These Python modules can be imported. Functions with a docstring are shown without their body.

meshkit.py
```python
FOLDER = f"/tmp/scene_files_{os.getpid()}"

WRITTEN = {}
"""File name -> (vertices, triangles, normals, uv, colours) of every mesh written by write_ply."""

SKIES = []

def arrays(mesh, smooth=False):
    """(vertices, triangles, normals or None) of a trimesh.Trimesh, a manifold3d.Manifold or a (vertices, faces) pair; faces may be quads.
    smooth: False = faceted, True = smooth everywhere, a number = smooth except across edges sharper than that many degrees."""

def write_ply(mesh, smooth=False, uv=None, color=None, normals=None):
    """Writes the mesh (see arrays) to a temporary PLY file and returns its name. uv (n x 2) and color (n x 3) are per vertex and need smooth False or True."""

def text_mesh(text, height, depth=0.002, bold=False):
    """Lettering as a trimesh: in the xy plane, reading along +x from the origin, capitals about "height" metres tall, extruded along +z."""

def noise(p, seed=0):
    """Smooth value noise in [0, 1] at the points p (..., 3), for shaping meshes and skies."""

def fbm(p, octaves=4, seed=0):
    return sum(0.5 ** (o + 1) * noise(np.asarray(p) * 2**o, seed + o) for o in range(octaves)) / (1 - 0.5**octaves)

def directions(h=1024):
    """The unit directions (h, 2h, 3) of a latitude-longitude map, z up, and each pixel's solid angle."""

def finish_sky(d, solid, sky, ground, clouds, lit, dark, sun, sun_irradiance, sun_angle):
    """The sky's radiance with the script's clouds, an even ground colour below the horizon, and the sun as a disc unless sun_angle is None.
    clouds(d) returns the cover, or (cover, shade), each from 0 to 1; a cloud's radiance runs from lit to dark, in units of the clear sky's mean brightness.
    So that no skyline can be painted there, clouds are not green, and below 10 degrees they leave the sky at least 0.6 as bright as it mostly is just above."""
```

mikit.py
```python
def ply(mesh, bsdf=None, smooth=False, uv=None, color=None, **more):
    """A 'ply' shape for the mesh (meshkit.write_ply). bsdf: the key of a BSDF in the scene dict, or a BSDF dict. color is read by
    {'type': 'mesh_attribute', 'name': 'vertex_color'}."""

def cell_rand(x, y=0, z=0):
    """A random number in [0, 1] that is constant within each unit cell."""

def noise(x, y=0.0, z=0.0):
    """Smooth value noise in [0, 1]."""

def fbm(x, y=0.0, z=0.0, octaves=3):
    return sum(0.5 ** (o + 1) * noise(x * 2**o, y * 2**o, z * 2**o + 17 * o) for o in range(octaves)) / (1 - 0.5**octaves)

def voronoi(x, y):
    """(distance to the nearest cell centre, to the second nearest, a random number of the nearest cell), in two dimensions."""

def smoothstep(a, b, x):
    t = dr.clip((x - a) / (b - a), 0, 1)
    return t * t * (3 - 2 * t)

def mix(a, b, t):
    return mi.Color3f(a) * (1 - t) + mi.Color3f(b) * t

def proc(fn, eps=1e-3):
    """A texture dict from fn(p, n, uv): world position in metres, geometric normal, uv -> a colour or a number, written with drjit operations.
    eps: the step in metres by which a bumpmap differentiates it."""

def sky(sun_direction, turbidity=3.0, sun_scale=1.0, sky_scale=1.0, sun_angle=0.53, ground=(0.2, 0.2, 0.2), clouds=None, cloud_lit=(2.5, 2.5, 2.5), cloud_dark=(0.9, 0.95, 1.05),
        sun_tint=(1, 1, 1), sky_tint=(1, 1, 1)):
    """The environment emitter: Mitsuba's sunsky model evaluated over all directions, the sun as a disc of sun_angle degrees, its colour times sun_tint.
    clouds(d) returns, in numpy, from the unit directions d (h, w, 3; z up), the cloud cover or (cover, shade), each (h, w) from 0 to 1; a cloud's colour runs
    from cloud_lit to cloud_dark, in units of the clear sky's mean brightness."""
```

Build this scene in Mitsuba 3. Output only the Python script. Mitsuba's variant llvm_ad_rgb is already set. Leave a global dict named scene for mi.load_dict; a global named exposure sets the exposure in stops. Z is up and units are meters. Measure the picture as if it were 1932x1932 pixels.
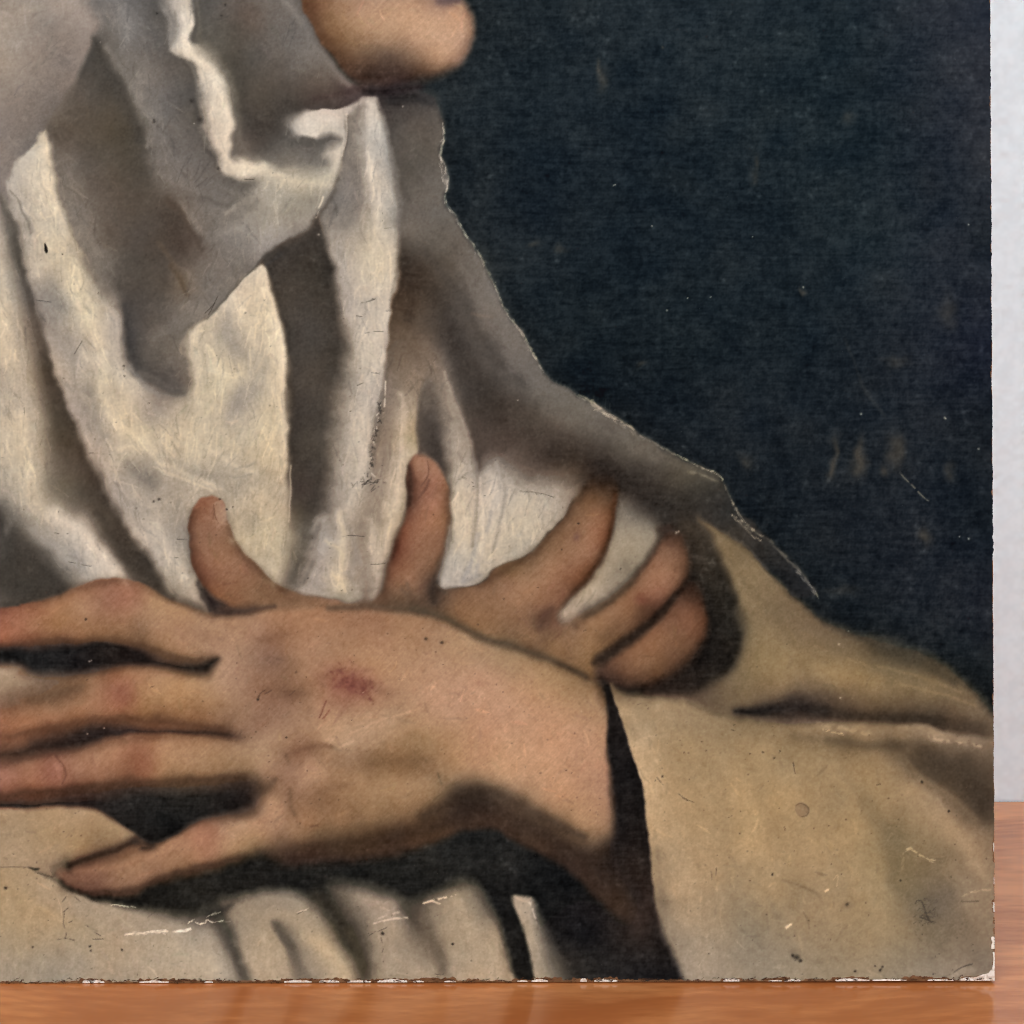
"""An unframed old oil painting on board, standing on a varnished table in front of a plastered white wall."""
import math
import numpy as np
import drjit as dr
import mitsuba as mi
import mikit
import meshkit
import trimesh
from scipy.interpolate import RBFInterpolator
from scipy.ndimage import gaussian_filter, map_coordinates

T = mi.ScalarTransform4f
scene, labels = {}, {}

# ------------------------------------------------------------------ camera, light, exposure
S = 0.6 / 3323.0            # metres per unit of the sheet the painting was measured on
CX, CY, BOTTOM = 764.0, 374.0, 1855.5
CAM_Z = (BOTTOM - CY) * S   # camera height above the table top (z = 0); the painting stands in the plane y = 0
WALL_Y = 0.182
scene['camera'] = {
    'type': 'perspective', 'fov': 2 * math.degrees(math.atan(966 / 3323.0)), 'fov_axis': 'x',
    'principal_point_offset_x': (966 - CX) / 1932, 'principal_point_offset_y': (966 - CY) / 1932,
    'near_clip': 0.02, 'far_clip': 30.0,
    'to_world': T().look_at(origin=[0, -0.6, CAM_Z], target=[0, 0, CAM_Z], up=[0, 0, 1])}
exposure = 0.0


def lamp(key, pos, target, w, h, rgb, label):
    n = np.array(target, float) - np.array(pos, float)
    shade = trimesh.creation.box([w + 0.04, h + 0.04, 0.03])
    tw = T().look_at(origin=list(pos), target=list(target), up=[0.02, 0.1, 1])
    scene[key + '__housing'] = mikit.ply(shade, 'm_lamp_housing', to_world=tw @ T().translate([0, 0, -0.018]))
    scene[key + '__diffuser'] = {'type': 'rectangle', 'to_world': tw @ T().scale([w / 2, h / 2, 1]),
                                 'bsdf': {'type': 'ref', 'id': 'm_lamp_housing'},
                                 'emitter': {'type': 'area', 'radiance': {'type': 'rgb', 'value': rgb}}}
    labels[key] = {'label': label, 'category': 'lamp'}


scene['m_lamp_housing'] = {'type': 'diffuse', 'reflectance': {'type': 'rgb', 'value': [0.7, 0.7, 0.7]}}
K = 10.0
lamp('ceiling_lamp', (0.25, -2.4, 1.15), (0, 0, 0.2), 1.3, 0.9, [0.93 * K, 1.0 * K, 1.03 * K], 'white panel lamp high up in front of the painting, out of the frame')
lamp('ceiling_lamp_001', (-0.55, -0.92, 2.1), (0.0, -0.1, 0.0), 0.8, 0.5, [1.08 * K, 1.20 * K, 1.24 * K], 'smaller white panel lamp overhead on the left, out of the frame')
lamp('floor_lamp', (-0.1, -2.4, -0.25), (0, 0, 0.1), 2.2, 0.8, [0.40 * K, 0.43 * K, 0.44 * K], 'low upright white panel lamp in front of the table, out of the frame')

# ------------------------------------------------------------------ materials
scene['m_wall'] = {'type': 'bumpmap', 'scale': 1.0,
    'arbitrary': mikit.proc(lambda p, n, uv: 0.0011 * mikit.fbm(p.x * 260, p.z * 260, 3.0, octaves=4) + 0.0006 * mikit.fbm(p.x * 70 + 5, p.z * 70, 1.0, octaves=2), eps=4e-4),
    'bsdf': {'type': 'diffuse', 'reflectance': mikit.proc(lambda p, n, uv: mikit.mix([0.775, 0.795, 0.83], [0.835, 0.855, 0.89], mikit.smoothstep(0.25, 0.75, 0.5 * mikit.fbm(p.x * 120, p.z * 120, 0.0, octaves=3) + 0.5 * mikit.fbm(p.x * 420, p.z * 420, 4.0, octaves=2))))}}


def wood(p, n, uv):
    warp = mikit.fbm(p.x * 5, p.y * 11, 2.0, octaves=3)
    band = mikit.fbm(p.x * 5.0 + 3 + 2 * warp, p.y * 42 + warp * 7, 5.0, octaves=4)
    blotch = mikit.fbm(p.x * 18, p.y * 40 + warp * 4, 9.0, octaves=3)
    fibre = mikit.fbm(p.x * 90, p.y * 420 + warp * 20, 7.0, octaves=4)
    c = mikit.mix([0.56, 0.165, 0.047], [0.90, 0.345, 0.122], mikit.smoothstep(0.30, 0.70, 0.47 * band + 0.33 * blotch + 0.20 * fibre))
    return c


scene['m_table'] = {'type': 'principled', 'base_color': mikit.proc(wood), 'roughness': 0.15, 'specular': 0.85, 'clearcoat': 0.4, 'clearcoat_gloss': 0.95}
scene['m_board'] = {'type': 'twosided', 'bsdf': {'type': 'diffuse', 'reflectance': mikit.proc(
    lambda p, n, uv: mikit.mix([0.10, 0.038, 0.016], [0.30, 0.15, 0.075], mikit.fbm(p.x * 500, p.z * 900, p.y * 500, octaves=3)))}}
scene['m_ground'] = {'type': 'twosided', 'bsdf': {'type': 'diffuse', 'reflectance': mikit.proc(
    lambda p, n, uv: mikit.mix([0.72, 0.55, 0.44], [0.95, 0.87, 0.78], mikit.smoothstep(0.2, 0.6, mikit.fbm(p.x * 900, p.z * 900, 0.0, octaves=3))))}}
scene['m_thread'] = {'type': 'twosided', 'bsdf': {'type': 'diffuse', 'reflectance': {'type': 'rgb', 'value': [0.075, 0.036, 0.02]}}}
scene['m_paint'] = {'type': 'twosided', 'bsdf': {'type': 'principled', 'base_color': {'type': 'mesh_attribute', 'name': 'vertex_color'}, 'roughness': 0.6, 'specular': 0.03}}

# ------------------------------------------------------------------ table and wall (the setting)
top = trimesh.creation.box([2.4, 0.9 + WALL_Y, 0.03])
top.apply_translation([0.15, (WALL_Y - 0.9) / 2 - 0.0015, -0.015])
scene['table__top'] = mikit.ply(top, 'm_table')
for k, (x, y) in enumerate([(-0.98, -0.83), (1.28, -0.83), (-0.98, 0.11), (1.28, 0.11)]):
    leg = trimesh.creation.box([0.06, 0.06, 0.70])
    leg.apply_translation([x, y, -0.03 - 0.35])
    scene['table__leg' + ('_%03d' % k if k else '')] = mikit.ply(leg, 'm_table')
labels['table'] = {'label': 'glossy orange brown wooden table the painting stands on', 'category': 'table'}
wall = trimesh.creation.box([4.0, 0.1, 2.6])
wall.apply_translation([0.2, WALL_Y + 0.05, -0.73 + 1.3])
scene['wall'] = mikit.ply(wall, 'm_wall')
labels['wall'] = {'label': 'white rough plastered wall behind the painting', 'category': 'wall'}

# ================================================================== the painting
rng = np.random.default_rng(11)
STEP = 1.75
xs = np.concatenate([np.arange(-300, -4, 9.0), np.arange(-3, 1878.1, STEP)])
ys = np.concatenate([np.arange(-380, -4, 9.0), np.arange(-3, 1858.1, STEP)])
NX, NY = len(xs), len(ys)
IMG = np.zeros((NY, NX, 3))            # pigment, sRGB 0..1, of every point of the sheet
REG = np.zeros((NY, NX), np.int16)     # which painted thing the point belongs to
REGIONS = ['painted_background']
HGT = np.zeros((NY, NX))               # relief of the paint in sheet units


def fnoise(sig, seed=None, aspect=(1, 1)):
    r = np.random.default_rng(seed) if seed is not None else rng
    n = gaussian_filter(r.standard_normal((NY, NX)), (sig * aspect[1], sig * aspect[0]), mode='wrap')
    return n / n.std()


N1, N2, N4, N10, N30 = fnoise(0.7, 1), fnoise(1.6, 2), fnoise(4, 3), fnoise(11, 4), fnoise(32, 5)
NH, NV = fnoise(1.0, 6, (7, 0.8)), fnoise(1.0, 7, (0.8, 7))
ND = np.zeros((NY, NX))                # slanting bristle marks, 45 degrees
_b = np.random.default_rng(8).standard_normal((NY + 40, NX + 40))
for _k in range(18):
    ND += _b[_k:_k + NY, 36 - 2 * _k:36 - 2 * _k + NX] if False else _b[18 + (_k - 9):18 + (_k - 9) + NY, 18 - (_k - 9):18 - (_k - 9) + NX]
ND = gaussian_filter(ND, 0.6)
ND /= ND.std()


def hexc(h):
    return np.array([int(h[i:i + 2], 16) / 255 for i in (0, 2, 4)])


def samples(text):
    out = []
    for part in text.replace('\n', ';').split(';'):
        a = part.split()
        if len(a) == 3:
            out.append((float(a[0]), float(a[1]), *hexc(a[2])))
    return np.array(out)


def path(text):
    return np.array([[float(v) for v in q.split()] for q in text.replace('\n', ';').split(';') if q.split()])


def spline(p, closed, n=6):
    p = np.asarray(p, float)
    if closed:
        q = np.vstack([p[-1:], p, p[:2]])
    else:
        q = np.vstack([2 * p[:1] - p[1:2], p, 2 * p[-1:] - p[-2:-1]])
    out, t = [], np.linspace(0, 1, n, endpoint=False)[:, None]
    for i in range(len(q) - 3):
        a, b, c, d = q[i:i + 4]
        out.append(0.5 * (2 * b + (c - a) * t + (2 * a - 5 * b + 4 * c - d) * t ** 2 + (3 * b - a - 3 * c + d) * t ** 3))
    if not closed:
        out.append(q[-2:-1])
    return np.vstack(out)


def window(x0, x1, y0, y1):
    i0, i1 = np.searchsorted(xs, [x0, x1])
    j0, j1 = np.searchsorted(ys, [y0, y1])
    return slice(j0, j1), slice(i0, i1)


def seg_dist(px, py, pts, extra=None):
    """Distance from every point to a polyline, and extra (per vertex) at the nearest place."""
    best = np.full(px.shape, 1e18)
    ex = np.zeros(px.shape)
    for k in range(len(pts) - 1):
        (ax, ay), (bx, by) = pts[k, :2], pts[k + 1, :2]
        dx, dy = bx - ax, by - ay
        t = np.clip(((px - ax) * dx + (py - ay) * dy) / (dx * dx + dy * dy + 1e-9), 0, 1)
        d = (px - ax - t * dx) ** 2 + (py - ay - t * dy) ** 2
        m = d < best
        best = np.where(m, d, best)
        if extra is not None:
            ex = np.where(m, extra[k] * (1 - t) + extra[k + 1] * t, ex)
    return np.sqrt(best), ex


def inside(px, py, pts):
    r = np.zeros(px.shape, bool)
    for (ax, ay), (bx, by) in zip(pts, np.roll(pts, -1, 0)):
        if ay != by:
            r ^= ((ay > py) != (by > py)) & (px < (bx - ax) * (py - ay) / (by - ay) + ax)
    return r


def field(smp, gx, gy):
    """Colours mixed from spots of pigment: smooth between the spots."""
    x0, x1, y0, y1 = gx.min(), gx.max(), gy.min(), gy.max()
    nx, ny = max(4, int((x1 - x0) / 7) + 2), max(4, int((y1 - y0) / 7) + 2)
    cx, cy = np.meshgrid(np.linspace(x0, x1, nx), np.linspace(y0, y1, ny))
    q = np.stack([np.clip(cx, -8, 1900), np.clip(cy, -8, 1870)], -1).reshape(-1, 2)
    if len(smp) < 3:
        return np.broadcast_to(smp[0, 2:], (*gx.shape, 3)).copy()
    c = RBFInterpolator(smp[:, :2], smp[:, 2:], kernel='linear', neighbors=min(30, len(smp)))(q).reshape(ny, nx, 3)
    c = gaussian_filter(c, (0.8, 0.8, 0), mode='nearest')
    ix, iy = (gx - x0) / (x1 - x0) * (nx - 1), (gy - y0) / (y1 - y0) * (ny - 1)
    return np.clip(np.stack([map_coordinates(c[..., k], [iy, ix], order=1, mode='nearest') for k in range(3)], -1), 0, 1)


def rough(w, amt):
    """Makes edges and colour borders wander as a brush does."""
    gx, gy = np.meshgrid(xs[w[1]], ys[w[0]])
    return gx + amt * (N10[w] * 0.9 + N4[w] * 0.7), gy + amt * (np.roll(N10, 57, 1)[w] * 0.9 + np.roll(N4, 91, 0)[w] * 0.7)


def fill(outline, spots, soft=4.0, region=None, wob=1.0, op=1.0, raw=False):
    """A painted shape. outline rows: x y [softness]."""
    p = path(outline)
    sf = p[:, 2] if p.shape[1] > 2 else np.full(len(p), float(soft))
    q = np.column_stack([p[:, :2], sf])
    q = q if raw else spline(q, True)
    m = max(12, 2.5 * q[:, 2].max())
    w = window(q[:, 0].min() - m, q[:, 0].max() + m, q[:, 1].min() - m, q[:, 1].max() + m)
    gx, gy = rough(w, wob)
    ring = np.vstack([q, q[:1]])
    d, s = seg_dist(gx, gy, ring, ring[:, 2])
    sd = np.where(inside(gx, gy, q[:, :2]), d, -d)
    s = (3.2 if region in ('painted_veil', 'painted_robe', 'painted_mantle') else 2.2) * np.maximum(s - 2.2, 0) + np.minimum(s, 2.2) * 1.15
    sd = sd + N2[w] * 0.25 * min(wob, 1.4)
    a = np.clip(0.5 + sd / (2 * np.maximum(s, 0.8)), 0, 1)
    a = a * a * (3 - 2 * a) * op
    smp = samples(spots) if isinstance(spots, str) else spots
    c = field(smp, gx, gy)
    IMG[w] = IMG[w] * (1 - a[..., None]) + c * a[..., None]
    if region:
        if region not in REGIONS:
            REGIONS.append(region)
        REG[w] = np.where(a > 0.5 * op, REGIONS.index(region), REG[w])
    return w, a


def stroke(line, col, width, op=1.0, hard=0.0, wob=0.8, h=0.0, broken=0.0, sp=True):
    """A brush stroke along a line; width is the radius of its soft body (rows may carry their own: x y width)."""
    p = path(line)
    wd = p[:, 2] if p.shape[1] > 2 else np.full(len(p), float(width))
    q = np.column_stack([p[:, :2], wd])
    q = spline(q, False) if sp and len(p) > 2 else q
    m = 2.6 * q[:, 2].max() + 4
    w = window(q[:, 0].min() - m, q[:, 0].max() + m, q[:, 1].min() - m, q[:, 1].max() + m)
    gx, gy = rough(w, wob)
    d, s = seg_dist(gx, gy, q, q[:, 2])
    s = np.maximum(s, 0.5)
    soft = np.exp(-(d / s) ** 2)
    hardm = np.clip((s + 1.2 - d) / 2.4, 0, 1)
    a = op * (soft * (1 - hard) + hardm * hard)
    if broken:
        a = a * np.clip(0.5 + (N2[w] * 0.7 + N4[w] * 0.5 + (0.6 - 1.5 * broken)) * 1.2, 0, 1)
    c = hexc(col)
    IMG[w] = IMG[w] * (1 - a[..., None]) + c * a[..., None]
    HGT[w] += h * a


def scrape(line, col, width, op=.7, n=24, jit=1.4):
    """An abraded line: many short, uneven flecks along a path."""
    q = spline(path(line)[:, :2], False, 10)
    for _ in range(n):
        k_ = int(rng.random() * (len(q) - 1))
        t_ = q[k_ + 1] - q[k_]
        t_ = t_ / (np.linalg.norm(t_) + 1e-9)
        p_ = q[k_] + rng.normal(size=2) * jit
        L_ = (2 + 8 * rng.random() ** 1.5) * t_ + rng.normal(size=2) * .7
        stroke(f'{p_[0]} {p_[1]};{p_[0] + L_[0]} {p_[1] + L_[1]}', col, width * (.35 + .75 * rng.random()), op * (.35 + .65 * rng.random()), wob=.5, h=.3)


def blob(x, y, rx, ry, ang, col, op=1.0, region=None, wob=1.5):
    m = 2.4 * max(rx, ry) + 4
    w = window(x - m, x + m, y - m, y + m)
    gx, gy = rough(w, wob)
    ca, sa = math.cos(math.radians(ang)), math.sin(math.radians(ang))
    u, v = ((gx - x) * ca + (gy - y) * sa) / rx, (-(gx - x) * sa + (gy - y) * ca) / ry
    a = op * np.exp(-(u * u + v * v))
    IMG[w] = IMG[w] * (1 - a[..., None]) + hexc(col) * a[..., None]


def shade(line, width, op=0.4, col=(0.52, 0.45, 0.40), wob=1.5):
    """A thin glaze of brown: multiplies what is there."""
    p = path(line)
    q = spline(np.column_stack([p[:, :2], np.full(len(p), float(width))]), False)
    w = window(q[:, 0].min() - 2.6 * width, q[:, 0].max() + 2.6 * width, q[:, 1].min() - 2.6 * width, q[:, 1].max() + 2.6 * width)
    gx, gy = rough(w, wob)
    d, _ = seg_dist(gx, gy, q)
    a = 0.8 * op * np.exp(-(d / width) ** 2)
    IMG[w] *= 1 - a[..., None] * (1 - np.array(col))


def stays(x, y, dx, dy, tol):
    """Whether a stroke from the point keeps to one form: same painted thing, similar tone."""
    i = [min(NX - 1, int(np.searchsorted(xs, x + t * dx))) for t in (-.1, 0, .35, .7, 1.1)]
    j = [min(NY - 1, int(np.searchsorted(ys, y + t * dy))) for t in (-.1, 0, .35, .7, 1.1)]
    return len(set(REG[j, i])) == 1 and np.ptp(IMG[j, i].mean(-1)) < tol


def multi(text, fn):
    for q in text.strip().split('\n'):
        if q.strip():
            fn(*q.split('|'))


exec_paint = True
#@PAINT@
# ------------------------------------------------------------------ ground of the picture: dark blue black
w_all = (slice(0, NY), slice(0, NX))
IMG[:] = field(samples("""1000 20 161e25;1200 60 172028;1400 20 1a232b;1600 60 19232b;1750 20 232832;1850 40 272b36
1000 200 161f27;1250 250 151e26;1450 200 162028;1650 250 18222a;1780 250 20252f;1850 250 262a34
1000 400 161e26;1250 450 172028;1450 450 141d25;1650 450 18222a;1800 450 20252f;1850 450 1c222a
1100 600 141d24;1300 650 131c23;1500 650 151e26;1700 650 1a2029;1850 650 1d2230
1200 780 141b22;1400 800 161d25;1600 830 161d25;1750 800 1b212a;1850 800 171d25
1450 960 141b22;1600 980 171d25;1750 980 1a2029;1850 980 181f27
1550 1100 141b22;1700 1120 181e27;1850 1120 1b202a;1650 1200 12191f;1750 1200 171d24;1850 1200 1a1f27;1800 1260 141b20;1860 1300 141a1e
0 0 3a3835;300 600 3a3835;0 1500 26241f;700 1650 232322;1000 1700 1f1f20;500 1660 222120;1200 1800 24211f"""), *np.meshgrid(xs, ys))

# ------------------------------------------------------------------ mantle and veil
MANTLE = """-320 -400 6;520 -400 6;560 -60 4;600 60 4;650 140 4;700 178 6;760 176 12;800 180 12;822 192 7;835 235 3.9;837 265 3.9;831 290 3.9;842 322 3.9;846 352 3.9;836 375 3.9;852 402 3.9;870 432 3.9;893 462 3.9;908 486 3.9
926 522 3.9;942 556 3.9;958 592 3.9;981 622 3.9;1003 660 3.9;1023 700 3.9;1041 718 4;1066 730 4;1091 744 4;1116 758 4;1146 776 4;1178 798 4;1203 819 4;1241 838 4;1276 858 4;1316 879 4;1351 893 4;1363 906 4;1378 937 4;1396 968 4;1416 982 4
1436 1001 4;1452 1018 4;1480 1048 6;1515 1085 6;1540 1118 6;1500 1130 10;1440 1080 10;1350 1200 10;1100 1300 10;-320 1300 10"""
fill(MANTLE, """740 190 35302e;760 205 45403c;800 200 47433f;740 230 4c4843;790 240 57524c;750 280 524e48;800 290 56524b;770 320 504c45;815 330 5b5751;770 360 55524d;815 370 5f5b55;790 400 5d5954;850 410 5d5a54
770 430 6b6761;820 440 5a5751;870 450 5a554f;770 470 4b463f;830 475 57534c;760 500 42372d;800 510 463c32;850 500 4f4941;880 500 5b5751;755 570 46382c;790 570 4a4035;830 560 484139;870 560 55504a;830 620 4a443e;880 600 514b44;900 560 5e5a55;920 600 645f58
750 620 55483a;770 610 54483b;745 660 6a5c4d;780 660 5f5346;850 640 433f3c;900 650 4c4741;940 640 5f5953;960 680 5d5853;985 660 605c57;860 690 494541;880 720 45413d;930 720 45413c;1000 720 5a5650;1020 740 57534d;970 740 4c4741;950 770 453f39;910 760 4a4641
1000 800 47423b;1050 775 5d5951;1050 800 5a5147;1100 790 5d5b54;1150 810 57514a;960 820 4b413b;980 850 554b43;1040 850 443c36;1100 850 433d36;1150 850 4d4a42;1200 850 57544c;1250 870 4c4a45;1020 880 4d433c;1080 890 55493c;1130 880 403935;1200 890 3b3834
1260 900 3a3730;1300 890 504d42;1340 915 3c3a33;1230 930 363330;1300 940 2f2d29;1350 940 2a2a28;1380 970 282a2a;1240 970 33312e;1290 970 312f2b;1330 985 2f2c29;1390 1000 3a3731;1420 1025 33312e;1450 1045 2a2a28;1500 1090 24272a;1300 1100 2a2722
5 5 8e857a;60 20 8c8379;120 15 90867c;170 20 8f847b;190 10 86807a;30 60 938a7f;90 60 80776e;140 60 857b72;175 50 877d75;10 110 938a7e;60 110 877d74;120 100 7a716a;150 110 7d746c;10 170 857c72;60 170 7d746b;110 150 766d65
10 215 7c736b;50 225 756d66;80 215 6f6760;5 260 7a726c;30 280 75706b;10 320 7c7671;490 10 625d57;530 20 605c58;500 60 5b5650;550 60 625e5a;500 100 5a554f;540 110 5f5a54;575 100 6a6661;500 140 514b44;550 140 56504a;590 130 615c56
510 180 46423c;560 170 4b453f;620 150 565049;500 210 413d38;540 200 403c37;640 165 4d443e;600 185 463b36;660 170 47393a""", region='painted_mantle', wob=1.6)
# shadowed middle of the hood
fill("""195 -10 8;192 40 8;176 75 5;170 95 4;152 130 4;145 155 4;125 180 6;97 215 10;82 243 5;92 270 8;105 310 8;117 350 8;128 390 9;142 432 10;152 475 12;172 515 16;200 548 14;226 570 8;233 620 6;235 652 6;246 682 7;262 706 8;285 724 10;310 742 12
345 748 12;366 720 6;358 690 6;350 655 8;352 626 6;380 606 3;398 588 3;424 558 3;452 530 3;490 498 3;530 455 3;580 430 4;606 400 4;628 360 4;640 300 5;650 260 5;660 200 6;690 172 6;640 140 5;600 80 5;565 20 5;540 -10 5""",
"""185 85 45433f;175 115 44423e;165 140 4a4742;200 110 4d4a44;220 150 4a463f;150 175 56504a;190 180 47433d;225 180 48433b;110 215 5d554b;150 215 554d43;200 215 4d473e;240 210 4c463c;260 240 4a453c;120 260 544a40;180 260 524a3f;240 270 474238
150 310 57514a;200 320 55504a;270 290 48433b;180 350 554d45;220 350 534b41;280 330 4c473f;300 380 4b453e;330 390 473f37;220 400 544d46;280 420 4f4943;345 420 47403a;355 445 4a4039;200 450 5a5249;260 460 4c4640;340 470 493f37;130 300 6b655e;140 350 6f6a63;160 420 746e66;180 470 77726a
210 10 6e6b68;215 30 6e6b67;240 40 757370;255 20 666461;290 10 504f4e;290 40 55534f;240 80 6c6863;280 90 5e5a56;300 60 5f5c58;235 120 67635d;260 130 6b6863;300 110 5f5a54;330 120 56514c;270 150 726f6a;255 170 6f6c68;290 170 6a6661
340 150 5c5853;300 190 65625e;345 190 4e4b48;280 215 716e6a;310 240 625f5c;360 220 55534f;290 260 6d6965;330 270 5c5a57;370 250 595755;390 280 5a5753;300 310 6b6763;340 310 686460;400 310 5f5b57;330 350 6b6762;380 360 66635f;440 340 5f5c57;480 350 5c5954
370 400 6b6660;420 390 6e6a65;470 385 7b766d;390 440 67635d;430 430 74706a;470 430 86827a;200 490 6a665f;250 490 47433d;300 500 514c45;330 510 5a5148;240 530 4c4843;290 540 4e4840;340 540 6a5d4c;370 520 6b655d;420 500 706b65;460 500 6b6762
260 570 474441;310 570 5d574f;360 560 6c655d;410 550 6e6963;440 530 716d67;250 610 4a4846;290 600 554f48;330 600 65605a;370 590 77726a;250 640 474648;280 640 5a554e;320 640 615c55;350 620 68645d;250 670 40403f;290 680 56524c;330 680 66625c;345 660 706b63
275 700 4e4c49;310 710 4f4b47;350 710 65594f;340 730 5a5653;290 735 6f6a63
380 10 4f4f4d;420 10 585450;470 20 5b5049;400 60 54524c;440 60 4d4942;480 50 5d5249;400 100 5a574f;440 110 47443e;480 120 504d48;440 150 44413b;480 180 45413b;460 220 46433f;480 240 3c3733;450 260 5e5852;475 270 5a514b;450 280 6a645d
490 10 625d57;530 20 605c58;500 60 5b5650;550 60 625e5a;500 100 5a554f;540 110 5f5a54;575 100 6a6661;500 140 514b44;550 140 56504a;590 130 615c56;510 180 46423c;560 170 4b453f;620 150 565049;500 210 413d38;540 200 403c37;640 165 4d443e;600 185 463b36;660 170 47393a
490 280 4a4743;540 270 575550;600 275 66635e;570 290 625f5b;530 300 5f5c57;600 300 6b6862;500 310 6a665f
490 360 97938a;520 365 a3a094;560 370 8b877b;600 370 88847a;500 400 8a867b;550 400 868277;590 390 87857a;500 430 97938a;540 430 8f8b83;580 415 8a867e;500 460 8b8986;530 455 7f7c78;560 440 6e6a65;610 350 99958a;560 345 a5a090""", region='painted_veil', wob=2.0)

# lit folds at the left
fill("""-320 360 6;5 375 6;30 480 5;45 560 5;70 640 7;88 720 8;100 800 10;100 880 10;96 925 10;120 950 12;160 990 12;200 1040 9;235 1085 8;240 1110 8;100 1150 8;-320 1200 8""",
"""0 400 a09a90;0 450 a49c90;0 500 b0a694;10 540 a8a090;0 600 bdb39c;20 640 c0b59f;30 690 b9ae99;10 720 a99f8f;30 760 aba496;10 800 beb49f;40 790 c1b7a2;20 860 bcb39e;60 850 bfb59f;80 880 bdb29c;30 900 bab19d;70 930 bfb59e;10 950 8d8a82;40 950 a8a292;80 960 b3aa98
20 1000 6f6c66;60 1000 9b978c;100 970 b5ad9c;130 980 bdb5a4;150 1010 c2bbab;110 1010 a5a198;180 1040 c3bcae;150 1050 a9a8a2;200 1070 c0baad;120 1060 8f8d86;215 1095 bcb6a6;170 1090 a3a197;80 1050 68655f;50 1050 47443e;20 1060 3d3b36;100 1100 4a463f;60 1100 3c3a34;20 1110 403d38;0 1130 57534c;130 1110 6a665c""", region='painted_veil', wob=2.0)
stroke('-10 975 30;20 1010 36;60 1060 34;100 1100 24;140 1128 14', '3a3732', 20, .85)
stroke('-10 1090 26;60 1110 22;110 1128 10', '3a3833', 20, .7)
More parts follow.
